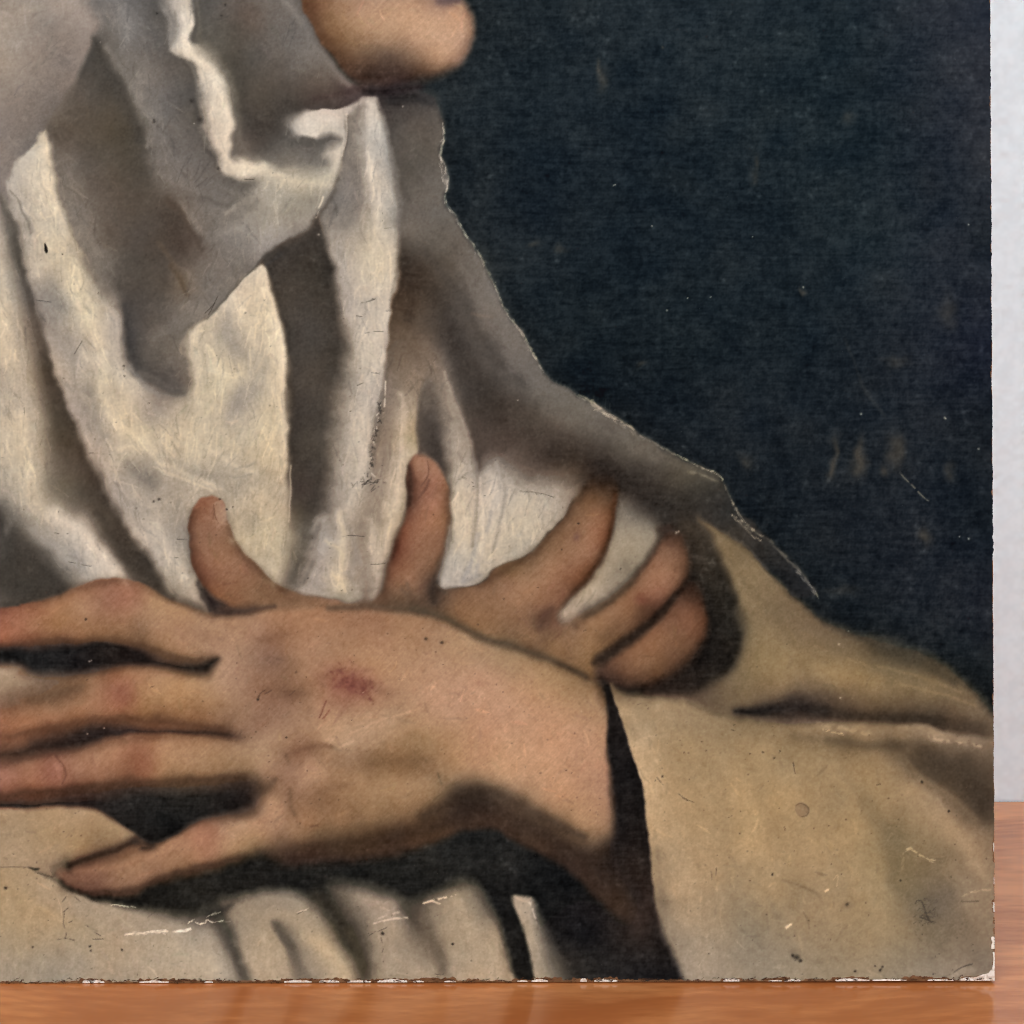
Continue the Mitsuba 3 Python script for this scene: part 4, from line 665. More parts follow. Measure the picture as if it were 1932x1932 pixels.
# grooves
stroke('596 1690 14;630 1718 16;652 1745 16;668 1775 14;682 1805 12;690 1840 10', '4b443b', 15, .55)
stroke('660 1760 12;676 1790 13;688 1830 12', '6b5d48', 12, .35)
stroke('760 1702 12;785 1722 14;805 1745 14;825 1785 13;835 1830 10', '5f564b', 13, .45)
stroke('400 1722 12;418 1748 13;436 1785 13;452 1820 12;466 1856 12', '57534c', 13, .75)
stroke('395 1722 12;420 1718 10;440 1708 7', '33312f', 10, .7)
stroke('905 1690 8;930 1725 8;950 1765 7;962 1810 6', '6f695f', 7, .4)
stroke('968 1700 4;985 1750 4;1000 1800 4', '1b1b1d', 6, .0)
stroke('700 1744 1.6;730 1736 2;768 1730 2', 'd6c9b6', 2, .8, broken=.2)
stroke('690 1742 1.6;720 1730 2;752 1722 2', 'c3b6a4', 2.4, .7, broken=.3)
stroke('800 1704 1.6;825 1698 2;860 1690 1.6', 'd9c8b2', 1.8, .9, broken=.2)
stroke('815 1700 1.6;830 1706 1.4', 'd9c8b2', 1.5, .8)
stroke('972 1692 3;990 1700 3;1000 1694 2', 'b8a48f', 3, .6)
stroke('997 1700 2;1006 1720 2;1016 1750 1.6', 'd0c6b6', 2, .55, broken=.3)
# chalk white scrapes
scrape('236 1762 3;262 1760 4;290 1757 3.5;312 1757 2.5', 'eae2d4', 1.86, 0.85, 38, 1.5)
scrape('326 1757 3;345 1756 4;358 1754 3', 'ece5d8', 1.86, 0.85, 18, 1.5)
scrape('352 1744 1.4;362 1737 1.4;374 1743 1.8;386 1742 1.8;390 1736 1.4;402 1739 1.4;428 1738 1.4', 'e2dacb', 0.99, 0.81, 41, 0.6)
scrape('390 1730 1.2;402 1724 1.2;416 1722 1', 'c9c2b6', 0.81, 0.54, 16, 0.6)
scrape('208 1706 1.4;230 1708 1.6;250 1710 1.2', 'd9d0c0', 0.93, 0.72, 23, 0.6)
scrape('560 1722 1;574 1718 2;584 1712 1.4', 'd3cabb', 0.99, 0.63, 15, 0.6)
scrape('1548 1376;1570 1380;1592 1384', 'cfc5b4', 1.1, .6, 12, 1.6)
scrape('1706 1612;1712 1604;1720 1603;1732 1610;1746 1618;1760 1625', 'b3a78a', 1.7, .75, 20, 1.2)
scrape('1706 1610;1704 1625;1702 1642', 'aaa07f', 1.5, .6, 12, 1.2)
scrape('1812 1690;1840 1681;1862 1678', 'b3a28a', 1.9, .65, 18, 1.3)
stroke('1812 1700 1.5;1845 1700 1.5', '55493b', 1.5, .6)
stroke('1484 1750 3;1492 1744 2.5', 'e3dac6', 2.4, .8)
stroke('1558 1682 2;1562 1678 2', 'e9e0cc', 2, .9)
stroke('1570 1660 1;1580 1650 1;1578 1672 1', 'c9bda2', 1.2, .5)

# ------------------------------------------------------------------ second pass: modelling of the folds and of the hands
multi("""180 72 8;190 110 12;213 150 13;234 190 13;253 228 12;258 262 10|3e3b36|.55
206 90 7;236 138 9;258 180 9;279 214 9;284 250 8;276 276 7|76736e|.5
225 10 9;240 50 10;232 90 9|7a7875|.45
262 20 10;285 60 12;310 100 12|575553|.35
335 150 10;350 190 10;372 232 10;395 270 8|55534f|.45
300 190 12;330 250 14;375 290 12|63605c|.3
318 376 7;345 402 7;362 432 7;380 468 7|4a3c31|.55
346 385 8;370 415 9;388 446 9|797670|.45
300 330 8;340 345 10;380 365 8|726f6a|.35
378 374 5;420 388 6;460 379 5;480 370 4|57544f|.55
424 402 6;452 386 6;484 372 6;520 364 5|959186|.5
395 400 8;415 420 8;400 450 8|75726c|.4
420 440 10;455 430 12;485 440 10|8d8a83|.4
150 250 16;185 290 18;215 330 16|4d463c|.35
105 225 10;150 250 12|5b5043|.4
230 330 16;260 400 18;300 450 16|4a443c|.35
265 460 12;300 500 14;310 540 12|48413a|.4
130 330 5;150 390 6;172 450 7;200 500 8|77726a|.4
366 186 3;372 205 4;380 232 4|454341|.55
392 285 4;408 312 4;416 328 3|4b4643|.45
345 110 3;366 124 4;376 150 4|4d4a47|.4
312 20 5;322 45 5;322 80 5|8d8a87|.45
350 30 5;357 55 4;352 82 4|c9c2b4|.5
380 112 6;405 145 7;420 190 7;428 240 7;432 290 6|cec5b3|.5
440 318 6;470 320 6;500 314 6|cbc1aa|.55
520 330 6;560 344 7;600 350 7;625 352 5|bdb5a0|.45
480 252 20;520 240 16;545 250 10|3d3833|.45
470 200 22;520 205 20;560 195 12|433e38|.4
450 258 8;462 285 8;480 298 8|6b665f|.4
520 300 12;570 296 14;610 310 8|64615c|.45
566 232 10;600 228 12;636 224 8|c3beb2|.5
700 195 6;706 230 7;712 262 7|b9b5ab|.4
722 235 5;732 275 6;741 320 7;746 370 6;740 410 6|8e8e8a|.5
700 300 7;712 345 8;708 395 7;712 440 9;708 480 9|c2baa9|.5
688 230 5;684 290 6;690 330 6|8b857c|.4
660 330 10;670 380 12;655 420 10|757069|.4
640 400 6;632 440 7;640 480 8|86827b|.4""", lambda a, c, o: stroke(a, c, 6, float(o), wob=2.2))
multi("""84 258 4;92 310 6;103 360 7;110 402 7;130 442 7;150 480 7|d6caac|.5
30 335 8;52 300 9;70 275 6|adaaa2|.5
40 385 6;54 430 8;48 472 7|8e8b85|.5
24 358 2;46 402 3;54 442 3|6a665f|.5
70 330 7;76 390 9;84 440 9|b9b4a7|.35
0 372 6;22 420 7;34 470 7|57524a|.5
135 486 7;152 520 9;142 556 8;158 588 9;168 606 8;188 642 8;192 684 8;188 722 8;198 762 9;226 800 9;256 822 9;290 848 8;312 872 6|d3c9ac|.45
96 530 9;114 575 13;108 622 13;128 642 10|88847c|.5
112 650 9;128 670 10;140 655 8|8d8880|.4
168 735 11;180 785 13;198 826 11|89857d|.5
140 600 6;150 650 7|a9a498|.35
200 588 9;216 612 9;206 642 9|9f9c95|.4
236 576 8;241 622 9;247 662 9;258 692 9|3d3e40|.6
254 702 8;290 718 9;326 738 9;346 742 8|464543|.5
244 690 5;259 711 6;277 730 6;300 745 5|8b9091|.5
318 500 6;338 530 6;348 556 5|57452f|.5
354 512 5;367 548 5|7d7367|.4
290 634 12;340 602 14;400 562 14;440 530 10|7a766f|.35
262 640 10;290 665 12;320 660 10|524f4a|.4
345 690 6;352 720 6|7b7168|.4
364 636 6;360 680 7;374 702 7;370 742 8;386 782 8|c6bca3|.45
394 660 6;406 700 7;416 736 7|d3c9ac|.5
440 558 7;456 590 8;471 626 8;484 652 7|ccc2aa|.5
430 588 8;430 630 10;452 668 10|918d87|.45
452 738 8;441 770 9;430 802 8|95908a|.5
476 696 8;486 730 8|a09c94|.4
420 700 4;436 712 4;454 704 4|d6cdb2|.5
226 850 5;275 850 5;300 870 6;350 890 6;410 922 6|cec3a9|.5
242 874 8;265 890 11;292 908 9|827c73|.5
300 860 8;350 880 9;400 898 9|958e82|.35
440 884 2;485 873 2.5|88847b|.5
430 900 2;484 892 2.5|8e8a80|.45
400 850 5;440 876 5;484 890 5|d3cab4|.3
350 820 10;400 830 12;450 850 10|c2b8a0|.35
330 955 8;345 1010 8;352 1060 6|8f8b82|.4
440 1020 9;470 1010 9;500 990 8|c3b798|.4
520 990 6;525 1050 8;515 1100 8|b9b092|.4
0 520 8;8 580 8;4 640 8;20 700 8;12 760 8;30 830 8;40 900 8|c4b99f|.4
20 560 5;34 640 6;48 720 7;60 800 8;66 880 8|a29c90|.45
0 690 6;14 735 8;8 780 6|9b958a|.4
40 790 7;50 850 8;62 920 8|c6bca4|.4
30 960 10;10 1000 10|77756f|.4""", lambda a, c, o: stroke(a, c, 6, float(o), wob=2.2))
multi("""506 540 5;522 600 6;531 660 7;538 722 7;536 800 7;540 860 5|d3c9b0|.4
492 640 9;501 700 10;488 762 9|9f998d|.4
500 590 5;510 630 6;515 680 6|c9bfa4|.4
508 930 2;530 880 2;545 850 1.6|a2957e|.4
500 960 2;528 915 2;544 890 1.6|9c8e77|.45
515 975 2;538 935 2;546 915 1.6|9c8e77|.45
487 930 2;510 890 2|a2957f|.4
646 488 8;651 540 9;657 592 9|96928c|.5
716 490 8;723 530 8;713 562 8|c7c0ad|.45
664 570 5;700 566 5;730 562 5|96928b|.3
694 724 7;712 690 7;724 664 6|c5c0b3|.4
655 745 6;676 712 6;700 690 5|a29c92|.35
655 770 9;648 840 9;640 905 9;628 960 8|99938a|.35
692 760 7;687 832 8;676 902 8;652 965 8|c0bbae|.4
755 742 6;760 800 7;756 862 7;748 932 8;734 1004 8;722 1060 8|beb39f|.5
737 700 5;730 800 6;723 900 6;712 980 6|85776a|.5
760 488 12;770 530 14;776 562 12;770 600 10|392e25|.5
800 480 8;850 535 12;888 592 14;918 650 14;945 692 12|433e38|.5
872 500 10;908 562 12;942 622 13;977 682 13;1012 732 11|67635d|.45
1000 738 10;1060 778 13;1120 806 14;1180 836 14;1240 866 12|625f57|.4
955 758 12;1020 800 16;1080 830 17;1140 850 14|433c36|.4
840 600 14;858 660 16;880 720 16;905 780 14|443f3a|.4
838 700 4;856 745 5;874 800 6;886 850 6|a0978a|.5
822 690 6;838 735 6;846 790 6|6f655a|.4
805 790 7;812 830 8;818 860 7|423c37|.5
870 870 6;872 920 7;868 970 7|beb59f|.45
888 905 4;886 950 5;872 1010 6|bcb4a2|.45
930 900 7;938 940 8;930 990 8|c6c0b4|.45
985 940 12;1000 975 14;985 1015 12|bfb7a2|.4
1050 920 12;1030 950 12|a0988b|.4
905 1010 5;892 1055 5;876 1098 5|94969a|.55
926 968 4;908 1048 4;892 1086 4|9a9c9f|.5
851 1000 5;840 1050 6;833 1096 6|a8a69e|.5
882 980 6;873 1042 7|cbc3b0|.45
916 1010 4;906 1060 4|c9c0a9|.5
1000 1020 6;965 1045 6;935 1062 5|a8a598|.5
642 968 7;646 1040 7;641 1112 7|ccc1a3|.5
661 1000 5;673 1040 6;666 1084 6|8d8985|.5
582 978 9;573 1030 9;556 1096 8|57534a|.55
612 980 7;602 1040 7|aeaba4|.5
702 980 7;706 1062 7|b5ab9a|.4
100 968 10;160 1012 12;212 1062 12;236 1096 8|d2cbbd|.5
60 1000 9;120 1042 12;170 1086 10|989996|.4
185 970 8;240 1040 11;282 1086 9;330 1122 8|3f3831|.5
298 990 7;320 1040 9;350 1090 9|c3bcac|.45
345 1000 6;352 1050 6;362 1095 6|8f8c84|.4
372 1100 5;386 1128 6;396 1146 4|3a3230|.6
330 1115 6;355 1132 7;380 1146 6|6b655a|.5""", lambda a, c, o: stroke(a, c, 6, float(o), wob=2.0))
multi("""80 1214 6;130 1210 6;180 1204 6;225 1206 6;280 1224 7;330 1242 6;380 1240 5|6b4e3b|.5
60 1300 14;120 1292 14;170 1283 10|86694f|.35
0 1385 8;60 1382 8;110 1372 9;180 1356 9;260 1358 8;330 1366 7;420 1373 7|6e4a37|.5
0 1500 8;80 1496 8;150 1489 9;230 1479 9;300 1476 8;400 1470 8;465 1464 7|5e4433|.5
100 1424 2;118 1440 2;124 1458 2;118 1476 2|6a4536|.5
98 1430 4;112 1445 5;112 1465 4|a37868|.45
150 1682 5;222 1683 6;300 1657 7;380 1637 7;450 1617 6|553c2f|.55
140 1640 5;220 1636 6;290 1612 7;350 1588 7|a17b62|.4
590 1450 16;580 1465 14|b08d73|.45
512 1515 12;520 1535 12|b18d71|.5
600 1502 7;640 1484 7;670 1478 5|83634b|.4
545 1495 6;556 1530 6;566 1560 5|7f6049|.4
690 1500 14;750 1490 14;800 1475 10|a3866a|.4
700 1440 9;760 1434 10;820 1436 8|86674a|.35
620 1400 6;690 1385 6;740 1362 6|bd9f85|.35
900 1320 22;960 1340 22;1000 1400 22|be977b|.25
960 1420 16;1010 1440 18;1060 1470 16|c09878|.3
1120 1320 8;1132 1370 8;1136 1430 7|a98a6e|.35
860 1215 8;930 1240 9;1000 1262 9|a5876a|.35
240 1268 5;290 1268 6;350 1280 5|a47f64|.4
320 1146 7;370 1166 8;410 1190 8|a78769|.4
150 1108 6;190 1094 5;240 1096 6|94694f|.4
0 1165 8;50 1160 8;90 1158 6|8f624d|.35
590 1775 11;630 1810 12;655 1848 12|c8b695|.45
500 1770 9;512 1810 10;520 1848 9|bdaf96|.4
528 1748 5;556 1796 8;580 1846 9|6b655b|.5
690 1700 9;740 1712 10|aa9a88|.4
720 1770 10;760 1820 12;790 1850 12|ad9d88|.4
868 1705 9;890 1770 12;912 1845 12|baa98e|.45
798 1730 9;830 1790 11;850 1846 11|837867|.4
10 1680 14;70 1710 16;140 1745 16|b49b73|.4
80 1700 10;130 1715 10;170 1735 8|a5927a|.35
300 1790 14;370 1810 14;410 1835 10|bfb299|.35
450 1710 9;500 1706 9;550 1716 9|8b8172|.35
1180 1340 10;1220 1400 14;1245 1470 14;1250 1540 12|b19c7c|.35
1350 1440 20;1420 1470 22;1480 1500 20|a9946e|.3
1290 1400 14;1310 1470 16;1320 1540 14|9b8663|.3
1520 1440 20;1580 1480 22;1630 1530 20|98835f|.3
1760 1530 12;1800 1570 14;1840 1600 12|a18b6e|.35
1450 1380 8;1500 1400 9;1560 1430 9|877656|.35
1430 1080 9;1400 1150 12;1410 1210 12|807253|.3
1540 1260 12;1600 1275 12;1660 1283 10|947f5a|.35
1380 1060 8;1420 1120 10;1470 1170 10|70624a|.35""", lambda a, c, o: stroke(a, c, 6, float(o), wob=1.8))
multi("""905 1102;966 1064;1030 1020;1075 962;1105 917|10|.45
1165 940;1150 1010;1120 1078;1070 1137|13|.5
1105 905;1135 900;1162 912|20|.6
1085 1180;1150 1136;1200 1092;1245 1016|9|.4
1250 1002;1294 1030;1300 1082|17|.6
1130 1246;1200 1193;1272 1130|14|.5
1300 1104;1330 1130;1336 1168;1325 1222;1285 1262;1220 1300;1150 1297|24|.75
1140 1200;1240 1150;1300 1110|26|.3
772 880;766 960;736 1050;722 1112|11|.4
845 930;848 1000;826 1086|9|.4
362 965;358 1040;386 1116|10|.45
430 970;440 1015;480 1068;540 1112|9|.4
0 1150;80 1136;160 1104;240 1094;320 1127;400 1160|10|.4
0 1215;120 1212;220 1207;330 1240;400 1241|13|.45
200 1266;260 1260;320 1268;392 1279|10|.4
0 1400;120 1373;250 1358;430 1376|14|.45
0 1444;100 1425;200 1400;300 1388;430 1389|10|.4
0 1502;150 1492;300 1478;462 1470|14|.5
130 1640;250 1608;360 1560;480 1533|9|.4
120 1672;220 1688;330 1653;460 1618|12|.5
520 1622;640 1598;760 1572;830 1542;900 1505|24|.35
30 1320;120 1300;190 1282|26|.3
480 1240;530 1260;560 1310|30|.15
1130 1300;1150 1360;1152 1430;1160 1520|10|.4
1060 1255;1110 1280;1136 1300|14|.4
900 1130;960 1180;1020 1222|30|.2
640 1440;740 1442;830 1452|26|.18
900 760;1000 830;1120 880;1250 925|30|.3
770 500;835 590;885 690;935 765|26|.3
1060 860;1140 890;1220 930;1290 980|26|.4
760 200;800 240;810 300|30|.15
575 0;600 60;640 110;700 150|18|.35
700 140;780 150;850 130|16|.35
880 20;888 60;875 100|9|.3
1400 1345;1500 1338;1620 1352;1760 1360;1850 1372|16|.35
1740 1420;1800 1460;1862 1510|26|.35
1500 1390;1600 1402;1700 1408|14|.3
1640 1215;1740 1250;1830 1300|20|.3
400 1740;425 1780;450 1850|16|.3
520 1745;545 1790;565 1850|12|.25
600 1700;650 1755;685 1840|20|.3
780 1722;815 1780;835 1850|18|.3
905 1690;945 1760;962 1850|10|.35
30 420;45 500;70 600;100 720|9|.3
100 300;118 380;145 460;190 540;232 600;240 690;300 740|9|.25
505 510;530 590;546 690;546 800;548 870|5|.3
655 220;650 290;628 360;606 402|4|.35
712 195;728 250;744 320;752 390|5|.3""", lambda a, w_, o: shade(a, float(w_), float(o)))
multi("""1640 1520 20;1690 1600 24;1722 1680 24;1765 1765 20|786f53|.45
1718 1488 16;1790 1560 20;1856 1655 18|ab9678|.45
1790 1640 14;1830 1720 18|9c8a6e|.35
1420 1450 16;1470 1600 20;1500 1710 18|8f7d5e|.3
1480 1470 16;1545 1620 20;1575 1740 18|b09b76|.35
1330 1400 14;1375 1590 18;1385 1720 14|957f5e|.25
1560 1440 14;1645 1600 18;1668 1750 14|a8926d|.35
1590 1450 12;1680 1570 14|867553|.25
1280 1560 14;1300 1680 16;1330 1800 14|b29e80|.3
1700 1630 10;1690 1660 10;1710 1690 12|6a674c|.35
1755 1700 18;1765 1725 16|605d5d|.45""", lambda a, c, o: stroke(a, c, 6, float(o), wob=3))
# thick streaky whites of the veil
for k in range(4600):
    x, y = rng.random() * 1150, rng.random() * 1130
    j, i = int(np.searchsorted(ys, y)), int(np.searchsorted(xs, x))
    if REG[j, i] != REGIONS.index('painted_veil'):
        continue
    lm = IMG[j, i].mean()
    if lm < .36:
        continue
    an = math.radians(90 - (16 if x < 330 else (-6 if x < 620 else (0 if x < 860 else -14))) + rng.normal() * (16 if lm > .55 else 24))
    L = 12 + 34 * rng.random()
    dx, dy = L * math.cos(an), L * math.sin(an)
    if not stays(x, y, dx, dy, .12):
        continue
    up = rng.random() < .58
    c = np.clip(IMG[j, i] * (1.05 + .11 * rng.random() if up else .95 - .13 * rng.random()) * (np.array([1.01, 1.0, .97]) if up else np.array([.99, 1.0, 1.01])), 0, .88)
    wdt = .9 + 2.2 * rng.random()
    stroke(f'{x} {y} {wdt * .6};{x + dx / 2 + rng.normal() * 1.6} {y + dy / 2} {wdt};{x + dx} {y + dy} {wdt * .4}', ''.join('%02x' % int(v * 255) for v in c), 2, .42, wob=.8, h=.9 if up else -.4)

fill('404 950 2;412 944 2;421 950 2;427 965 2;427 980 2.5;421 990 3;411 985 2.5;405 970 2.5', '410 955 a88770;422 965 b59a84;415 980 a3826b', soft=2, op=.6, wob=.6)
stroke('403 952 1.4;405 970 1.4;411 986 1.4', '6f4c3b', 1.5, .5)
fill('780 868 2;790 864 2.5;800 868 2.5;806 882 2.5;803 898 3;794 908 3;786 898 2.5;781 882 2.5', '785 872 a0785f;798 880 a98068;793 900 98705a', soft=3, op=.5, wob=.6)
stroke('806 870 1.6;808 888 1.6;803 904 2;794 916 2', '6b4a3b', 2, .55)
blob(592, 1456, 30, 24, 0, 'b8967b', .4)
blob(516, 1526, 20, 26, 20, 'b8957a', .4)
blob(470, 1565, 30, 20, -20, 'b39074', .35)
blob(350, 1432, 40, 18, -8, 'b08e73', .3)
# brushwork: short dragged strokes that follow the forms
_l = gaussian_filter(IMG.mean(-1), 5)
_gy, _gx = np.gradient(_l)
for k in range(5200):
    x, y = rng.random() * 1866, rng.random() * 1850
    j, i = min(NY - 1, int(np.searchsorted(ys, y))), min(NX - 1, int(np.searchsorted(xs, x)))
    lm = _l[j, i]
    if REG[j, i] == 0 or (lm < .3 and rng.random() < .6):
        continue
    vx, vy = -_gy[j, i], _gx[j, i]
    n_ = math.hypot(vx, vy)
    if n_ < 2e-4 or rng.random() < .12:
        vx, vy = (0.25 + .3 * rng.normal(), 1.0)
    elif vy < 0:
        vx, vy = -vx, -vy
    n_ = math.hypot(vx, vy)
    an = math.atan2(vy, vx) + rng.normal() * .16
    L = 8 + 26 * rng.random()
    dx, dy = L * math.cos(an), L * math.sin(an)
    if not stays(x - dx / 2, y - dy / 2, dx, dy, .13):
        continue
    f = 1 + rng.normal() * .07 * (1.25 if lm > .5 else .9)
    c = np.clip(IMG[j, i] * f * (1 + .02 * rng.normal(size=3)), .03, .9)
    bend = rng.normal() * L * .07
    wdt = 1.2 + 3.2 * rng.random()
    stroke(f'{x - dx / 2} {y - dy / 2} {wdt * .5};{x - dy / L * bend} {y + dx / L * bend} {wdt};{x + dx / 2} {y + dy / 2} {wdt * .4}', ''.join('%02x' % int(v * 255) for v in c), 2, .36, wob=.6, h=.25 * (1 if f > 1 else -.6))

# ------------------------------------------------------------------ age: cracks, losses, specks
def crack(line, op=.5, w=.75, col='2f261e'):
    stroke(line, col, w, op, hard=.35, wob=.7, h=-1.2, broken=.08)


for c in """63 565;94 569|85 466 ;84 474|45 768;46 793|170 855;207 857|155 642;137 670|235 690;233 697|280 760;297 757|415 940;423 941|388 590;405 570|413 550;395 592|500 565;500 566|706 624;724 626|690 627;697 626|673 596;684 597|700 704;716 706|673 729;686 723|700 565;710 564|682 571;706 566|730 586;738 586
872 899;893 911|893 917;902 918|955 924;970 927|966 925;1010 931;1045 938|645 1013;660 1011;688 1011|700 1063;728 1062|334 1018;352 1020|310 1050;354 1055|130 1060;150 1065;172 1068|100 1002;112 1006|725 432;736 430|462 338;480 339
600 1312;604 1306|0 1637;20 1637;48 1638|60 1645;85 1650;102 1654|50 1652;60 1642;66 1648|122 1722;120 1745;124 1760;122 1772|125 1690;118 1700|120 1720;128 1712|130 1740;140 1735|160 1745;175 1757;190 1765|108 1772;125 1770;140 1775|175 1772;195 1771|140 1690;150 1700
280 1730;288 1724|170 1695;185 1700|549 1742;560 1728;572 1720|710 1760;730 1750|718 1770;722 1790;720 1800|720 1758;722 1764|695 1765;708 1758|820 1838;832 1840|824 1842;828 1846|1655 1480;1662 1478|160 1285;168 1280|285 1297;292 1295|1100 1190;1112 1186
1480 1560;1482 1566|1290 1506;1310 1515|1300 1512;1282 1498|1353 1638;1351 1655|1343 1645;1344 1660|1252 1480;1240 1466|1380 1376;1386 1378|1490 1425;1500 1460|1492 1428;1497 1445""".replace('\n', '|').split('|'):
    q = path(c)
    if len(q) > 1:
        crack(c)
    else:
        blob(q[0, 0], q[0, 1], 2, 4, 0, '1c1611', .9)
fill('83 459 1;87 463 1;90 473 1;87 478 1;84 473 1', '0 0 1e1710', soft=1, wob=.4)
for x, y, r, o in [(118, 480, 1.6, .8), (163, 1168, 2.4, .8), (233, 690, 2, .7), (234, 709, 2, .6), (540, 1392, 2, .8), (487, 1320, 2.4, .8), (803, 1206, 3, .6), (833, 1212, 3, .6), (1091, 988, 2, .8), (1060, 1036, 1.5, .6), (1170, 1073, 1.6, .8), (1385, 1367, 1, .5), (1739, 1476, 2.6, .9), (1790, 1531, 2.4, .9), (1457, 1650, 2, .8), (1598, 1705, 4, .5), (1503, 1806, 5, .6), (1495, 1803, 3, .7), (1510, 1812, 3, .7), (1613, 1832, 2, .8), (1660, 1830, 3, .7), (1664, 1824, 2, .7), (1650, 1822, 2, .6), (1700, 1661, 2, .8), (853, 1781, 2.4, .9), (721, 1762, 3, .8), (231, 1792, 2.4, .8), (170, 1785, 2.4, .8), (172, 1793, 2, .7), (62, 1787, 2, .6), (10, 1675, 3, .8), (290, 226, 2, .6), (290, 230, 2.5, .5), (296, 26, 2.5, .6), (425, 10, 3, .5), (418, 30, 2.5, .5), (362, 190, 4, .5), (378, 225, 4, .4), (412, 318, 3, .5), (1470, 1417, 1.6, .7), (1460, 1430, 1.6, .6), (1440, 1420, 1.6, .6), (1415, 1422, 1.4, .6), (1292, 1420, 1.6, .6), (1250, 1465, 2.0, .8), (380, 1112, 2, .4), (414, 941, 2, .7), (428, 960, 2, .8), (440, 956, 1.6, .7), (300, 942, 3, .7), (290, 946, 2, .7)]:
    blob(x, y, r, r * (0.7 + .6 * rng.random()), rng.random() * 180, '211a14', o, wob=.5)
# dark blot and scratches on the cuff
for k in range(60):
    x, y = 1748 + rng.normal() * 9 - k * .0, 1722 + rng.normal() * 12
    a = rng.random() * 6.3
    stroke(f'{x} {y};{x + 6 * math.cos(a)} {y + 5 * math.sin(a)}', '454446', .8, .45)
stroke('1727 1706 1;1731 1699 1;1738 1700 1.2;1742 1710 1.4;1746 1720 1.4;1752 1735 1.2;1765 1740 1', '33332f', 1.3, .5)
stroke('1736 1731 1;1750 1736 1.2;1762 1742 1', '33332f', 1.2, .45)
stroke('1780 1842 1;1800 1833 1.4;1820 1823 1.4;1838 1817 2', '4f4a42', 1.5, .8, broken=.2)
stroke('1790 1840 5;1815 1832 6;1835 1828 5', '9b9890', 6, .5)
for k in range(900):                          # fine dust of dark specks, denser on the cuff and robe
    x, y = rng.random() * 1870, 260 + rng.random() ** .6 * 1590
    j, i = min(NY - 1, int(np.searchsorted(ys, y))), min(NX - 1, int(np.searchsorted(xs, x)))
    if IMG[j, i].mean() > .42:
        blob(x, y, .8 + rng.random() * 1.1, .8 + rng.random() * .9, 0, '3a3026', .25 + .4 * rng.random() ** 2, wob=.3)
for x, y, r in [(1783, 787, 2.6), (1785, 789, 2.2), (1623, 781, 2.8), (1847, 846, 2.4), (1827, 1018, 2.6), (1810, 1013, 1.8), (1583, 1214, 3), (1584, 1317, 2.4), (601, 442, 3), (1258, 586, 2.2), (1296, 562, 1.8), (1231, 426, 2.0), (976, 755, 1.8), (1160, 348, 2.0), (1157, 349, 1.6), (168, 1248, 2.4), (172, 1246, 1.8), (165, 1384, 2.2), (196, 1374, 2), (1276, 1006, 3), (1280, 1004, 2.4), (1515, 541, 2.5), (1097, 1342, 2.0), (685, 1306, 1.8), (760, 201, 2), (190, 80, 1.6), (367, 233, 1.6), (1340, 561, 1.8), (1828, 424, 2), (1420, 447, 1.4), (1600, 1190, 1.4)]:
    blob(x, y, r * .85, r * .7, 30, 'b9b5ac', .6, wob=.6)
stroke('1694 884 1.2;1705 900 1.2;1725 920 1.4;1745 940 1.4;1752 945 1', '6f6a60', 1.2, .75, broken=.3)
stroke('1595 640 3;1625 720 3;1650 760 4;1668 785 3', '2c2f33', 4, .5)
for x, y, rx, ry, o in [(1575, 845, 8, 24, .5), (1573, 880, 9, 20, .55), (1626, 860, 9, 26, .6), (1626, 885, 10, 18, .5), (1690, 850, 14, 26, .5), (1672, 890, 9, 14, .5), (1700, 865, 9, 24, .35), (1785, 895, 9, 18, .4), (1755, 1010, 9, 16, .5), (1410, 875, 14, 14, .4), (1790, 590, 14, 28, .35), (1425, 330, 10, 16, .3), (1135, 150, 9, 22, .45), (1131, 128, 4, 10, .5), (1240, 95, 4, 4, .6), (1215, 680, 10, 6, .4), (1690, 680, 24, 10, .3), (1600, 225, 14, 10, .3), (1055, 470, 10, 8, .35), (1010, 460, 8, 6, .35), (1660, 1205, 40, 8, .25), (1590, 1110, 30, 12, .25), (1430, 300, 6, 14, .4), (1510, 545, 5, 6, .5), (1505, 545, 3, 8, .4)]:
    blob(x, y, rx, ry, 0, '45403b', min(.75, o * 1.25), wob=4)

# ------------------------------------------------------------------ bristle marks, weave and relief
_l = IMG.mean(-1)
IMG *= np.clip(1 + 0.22 * (_l - gaussian_filter(_l, 14)) / np.maximum(_l, 0.05), 0.6, 1.5)[..., None]
for _r, _sg, _w in (('painted_cuff', 34, .75), ('painted_veil', 14, .45), ('painted_mantle', 20, .4), ('painted_robe', 20, .4), ('painted_hand', 9, .35), ('painted_sleeve', 20, .5)):
    _m = (REG == REGIONS.index(_r)).astype(float)
    _y = np.maximum(IMG.mean(-1, keepdims=True), .03)
    _c = IMG / _y
    _b = gaussian_filter(_c * _m[..., None], (_sg, _sg, 0)) / np.maximum(gaussian_filter(_m, _sg), 1e-3)[..., None]
    IMG[:] = np.where(_m[..., None] > 0, _y * (_c * (1 - _w) + _b * _w), IMG)
IMG *= np.where((REG == 0)[..., None], np.array([0.95, 0.985, 0.95]), 1.0)
IMG *= np.where((REG == REGIONS.index('painted_hand_001'))[..., None], gaussian_filter((REG == REGIONS.index('painted_hand_001')).astype(float), 3)[..., None] * -0.04 + 1, 1.0)
_fl = np.isin(REG, [REGIONS.index(r) for r in ('painted_hand', 'painted_hand_001', 'painted_chin')])[..., None]
IMG *= np.where(_fl, np.array([0.99, 0.985, 0.965]), np.array([1.015, 0.993, 0.98]))
IMG[:] = np.clip(IMG, 0.02, 0.97)
lum = IMG.mean(-1)
dark = np.clip((0.26 - lum) / 0.12, 0, 1)
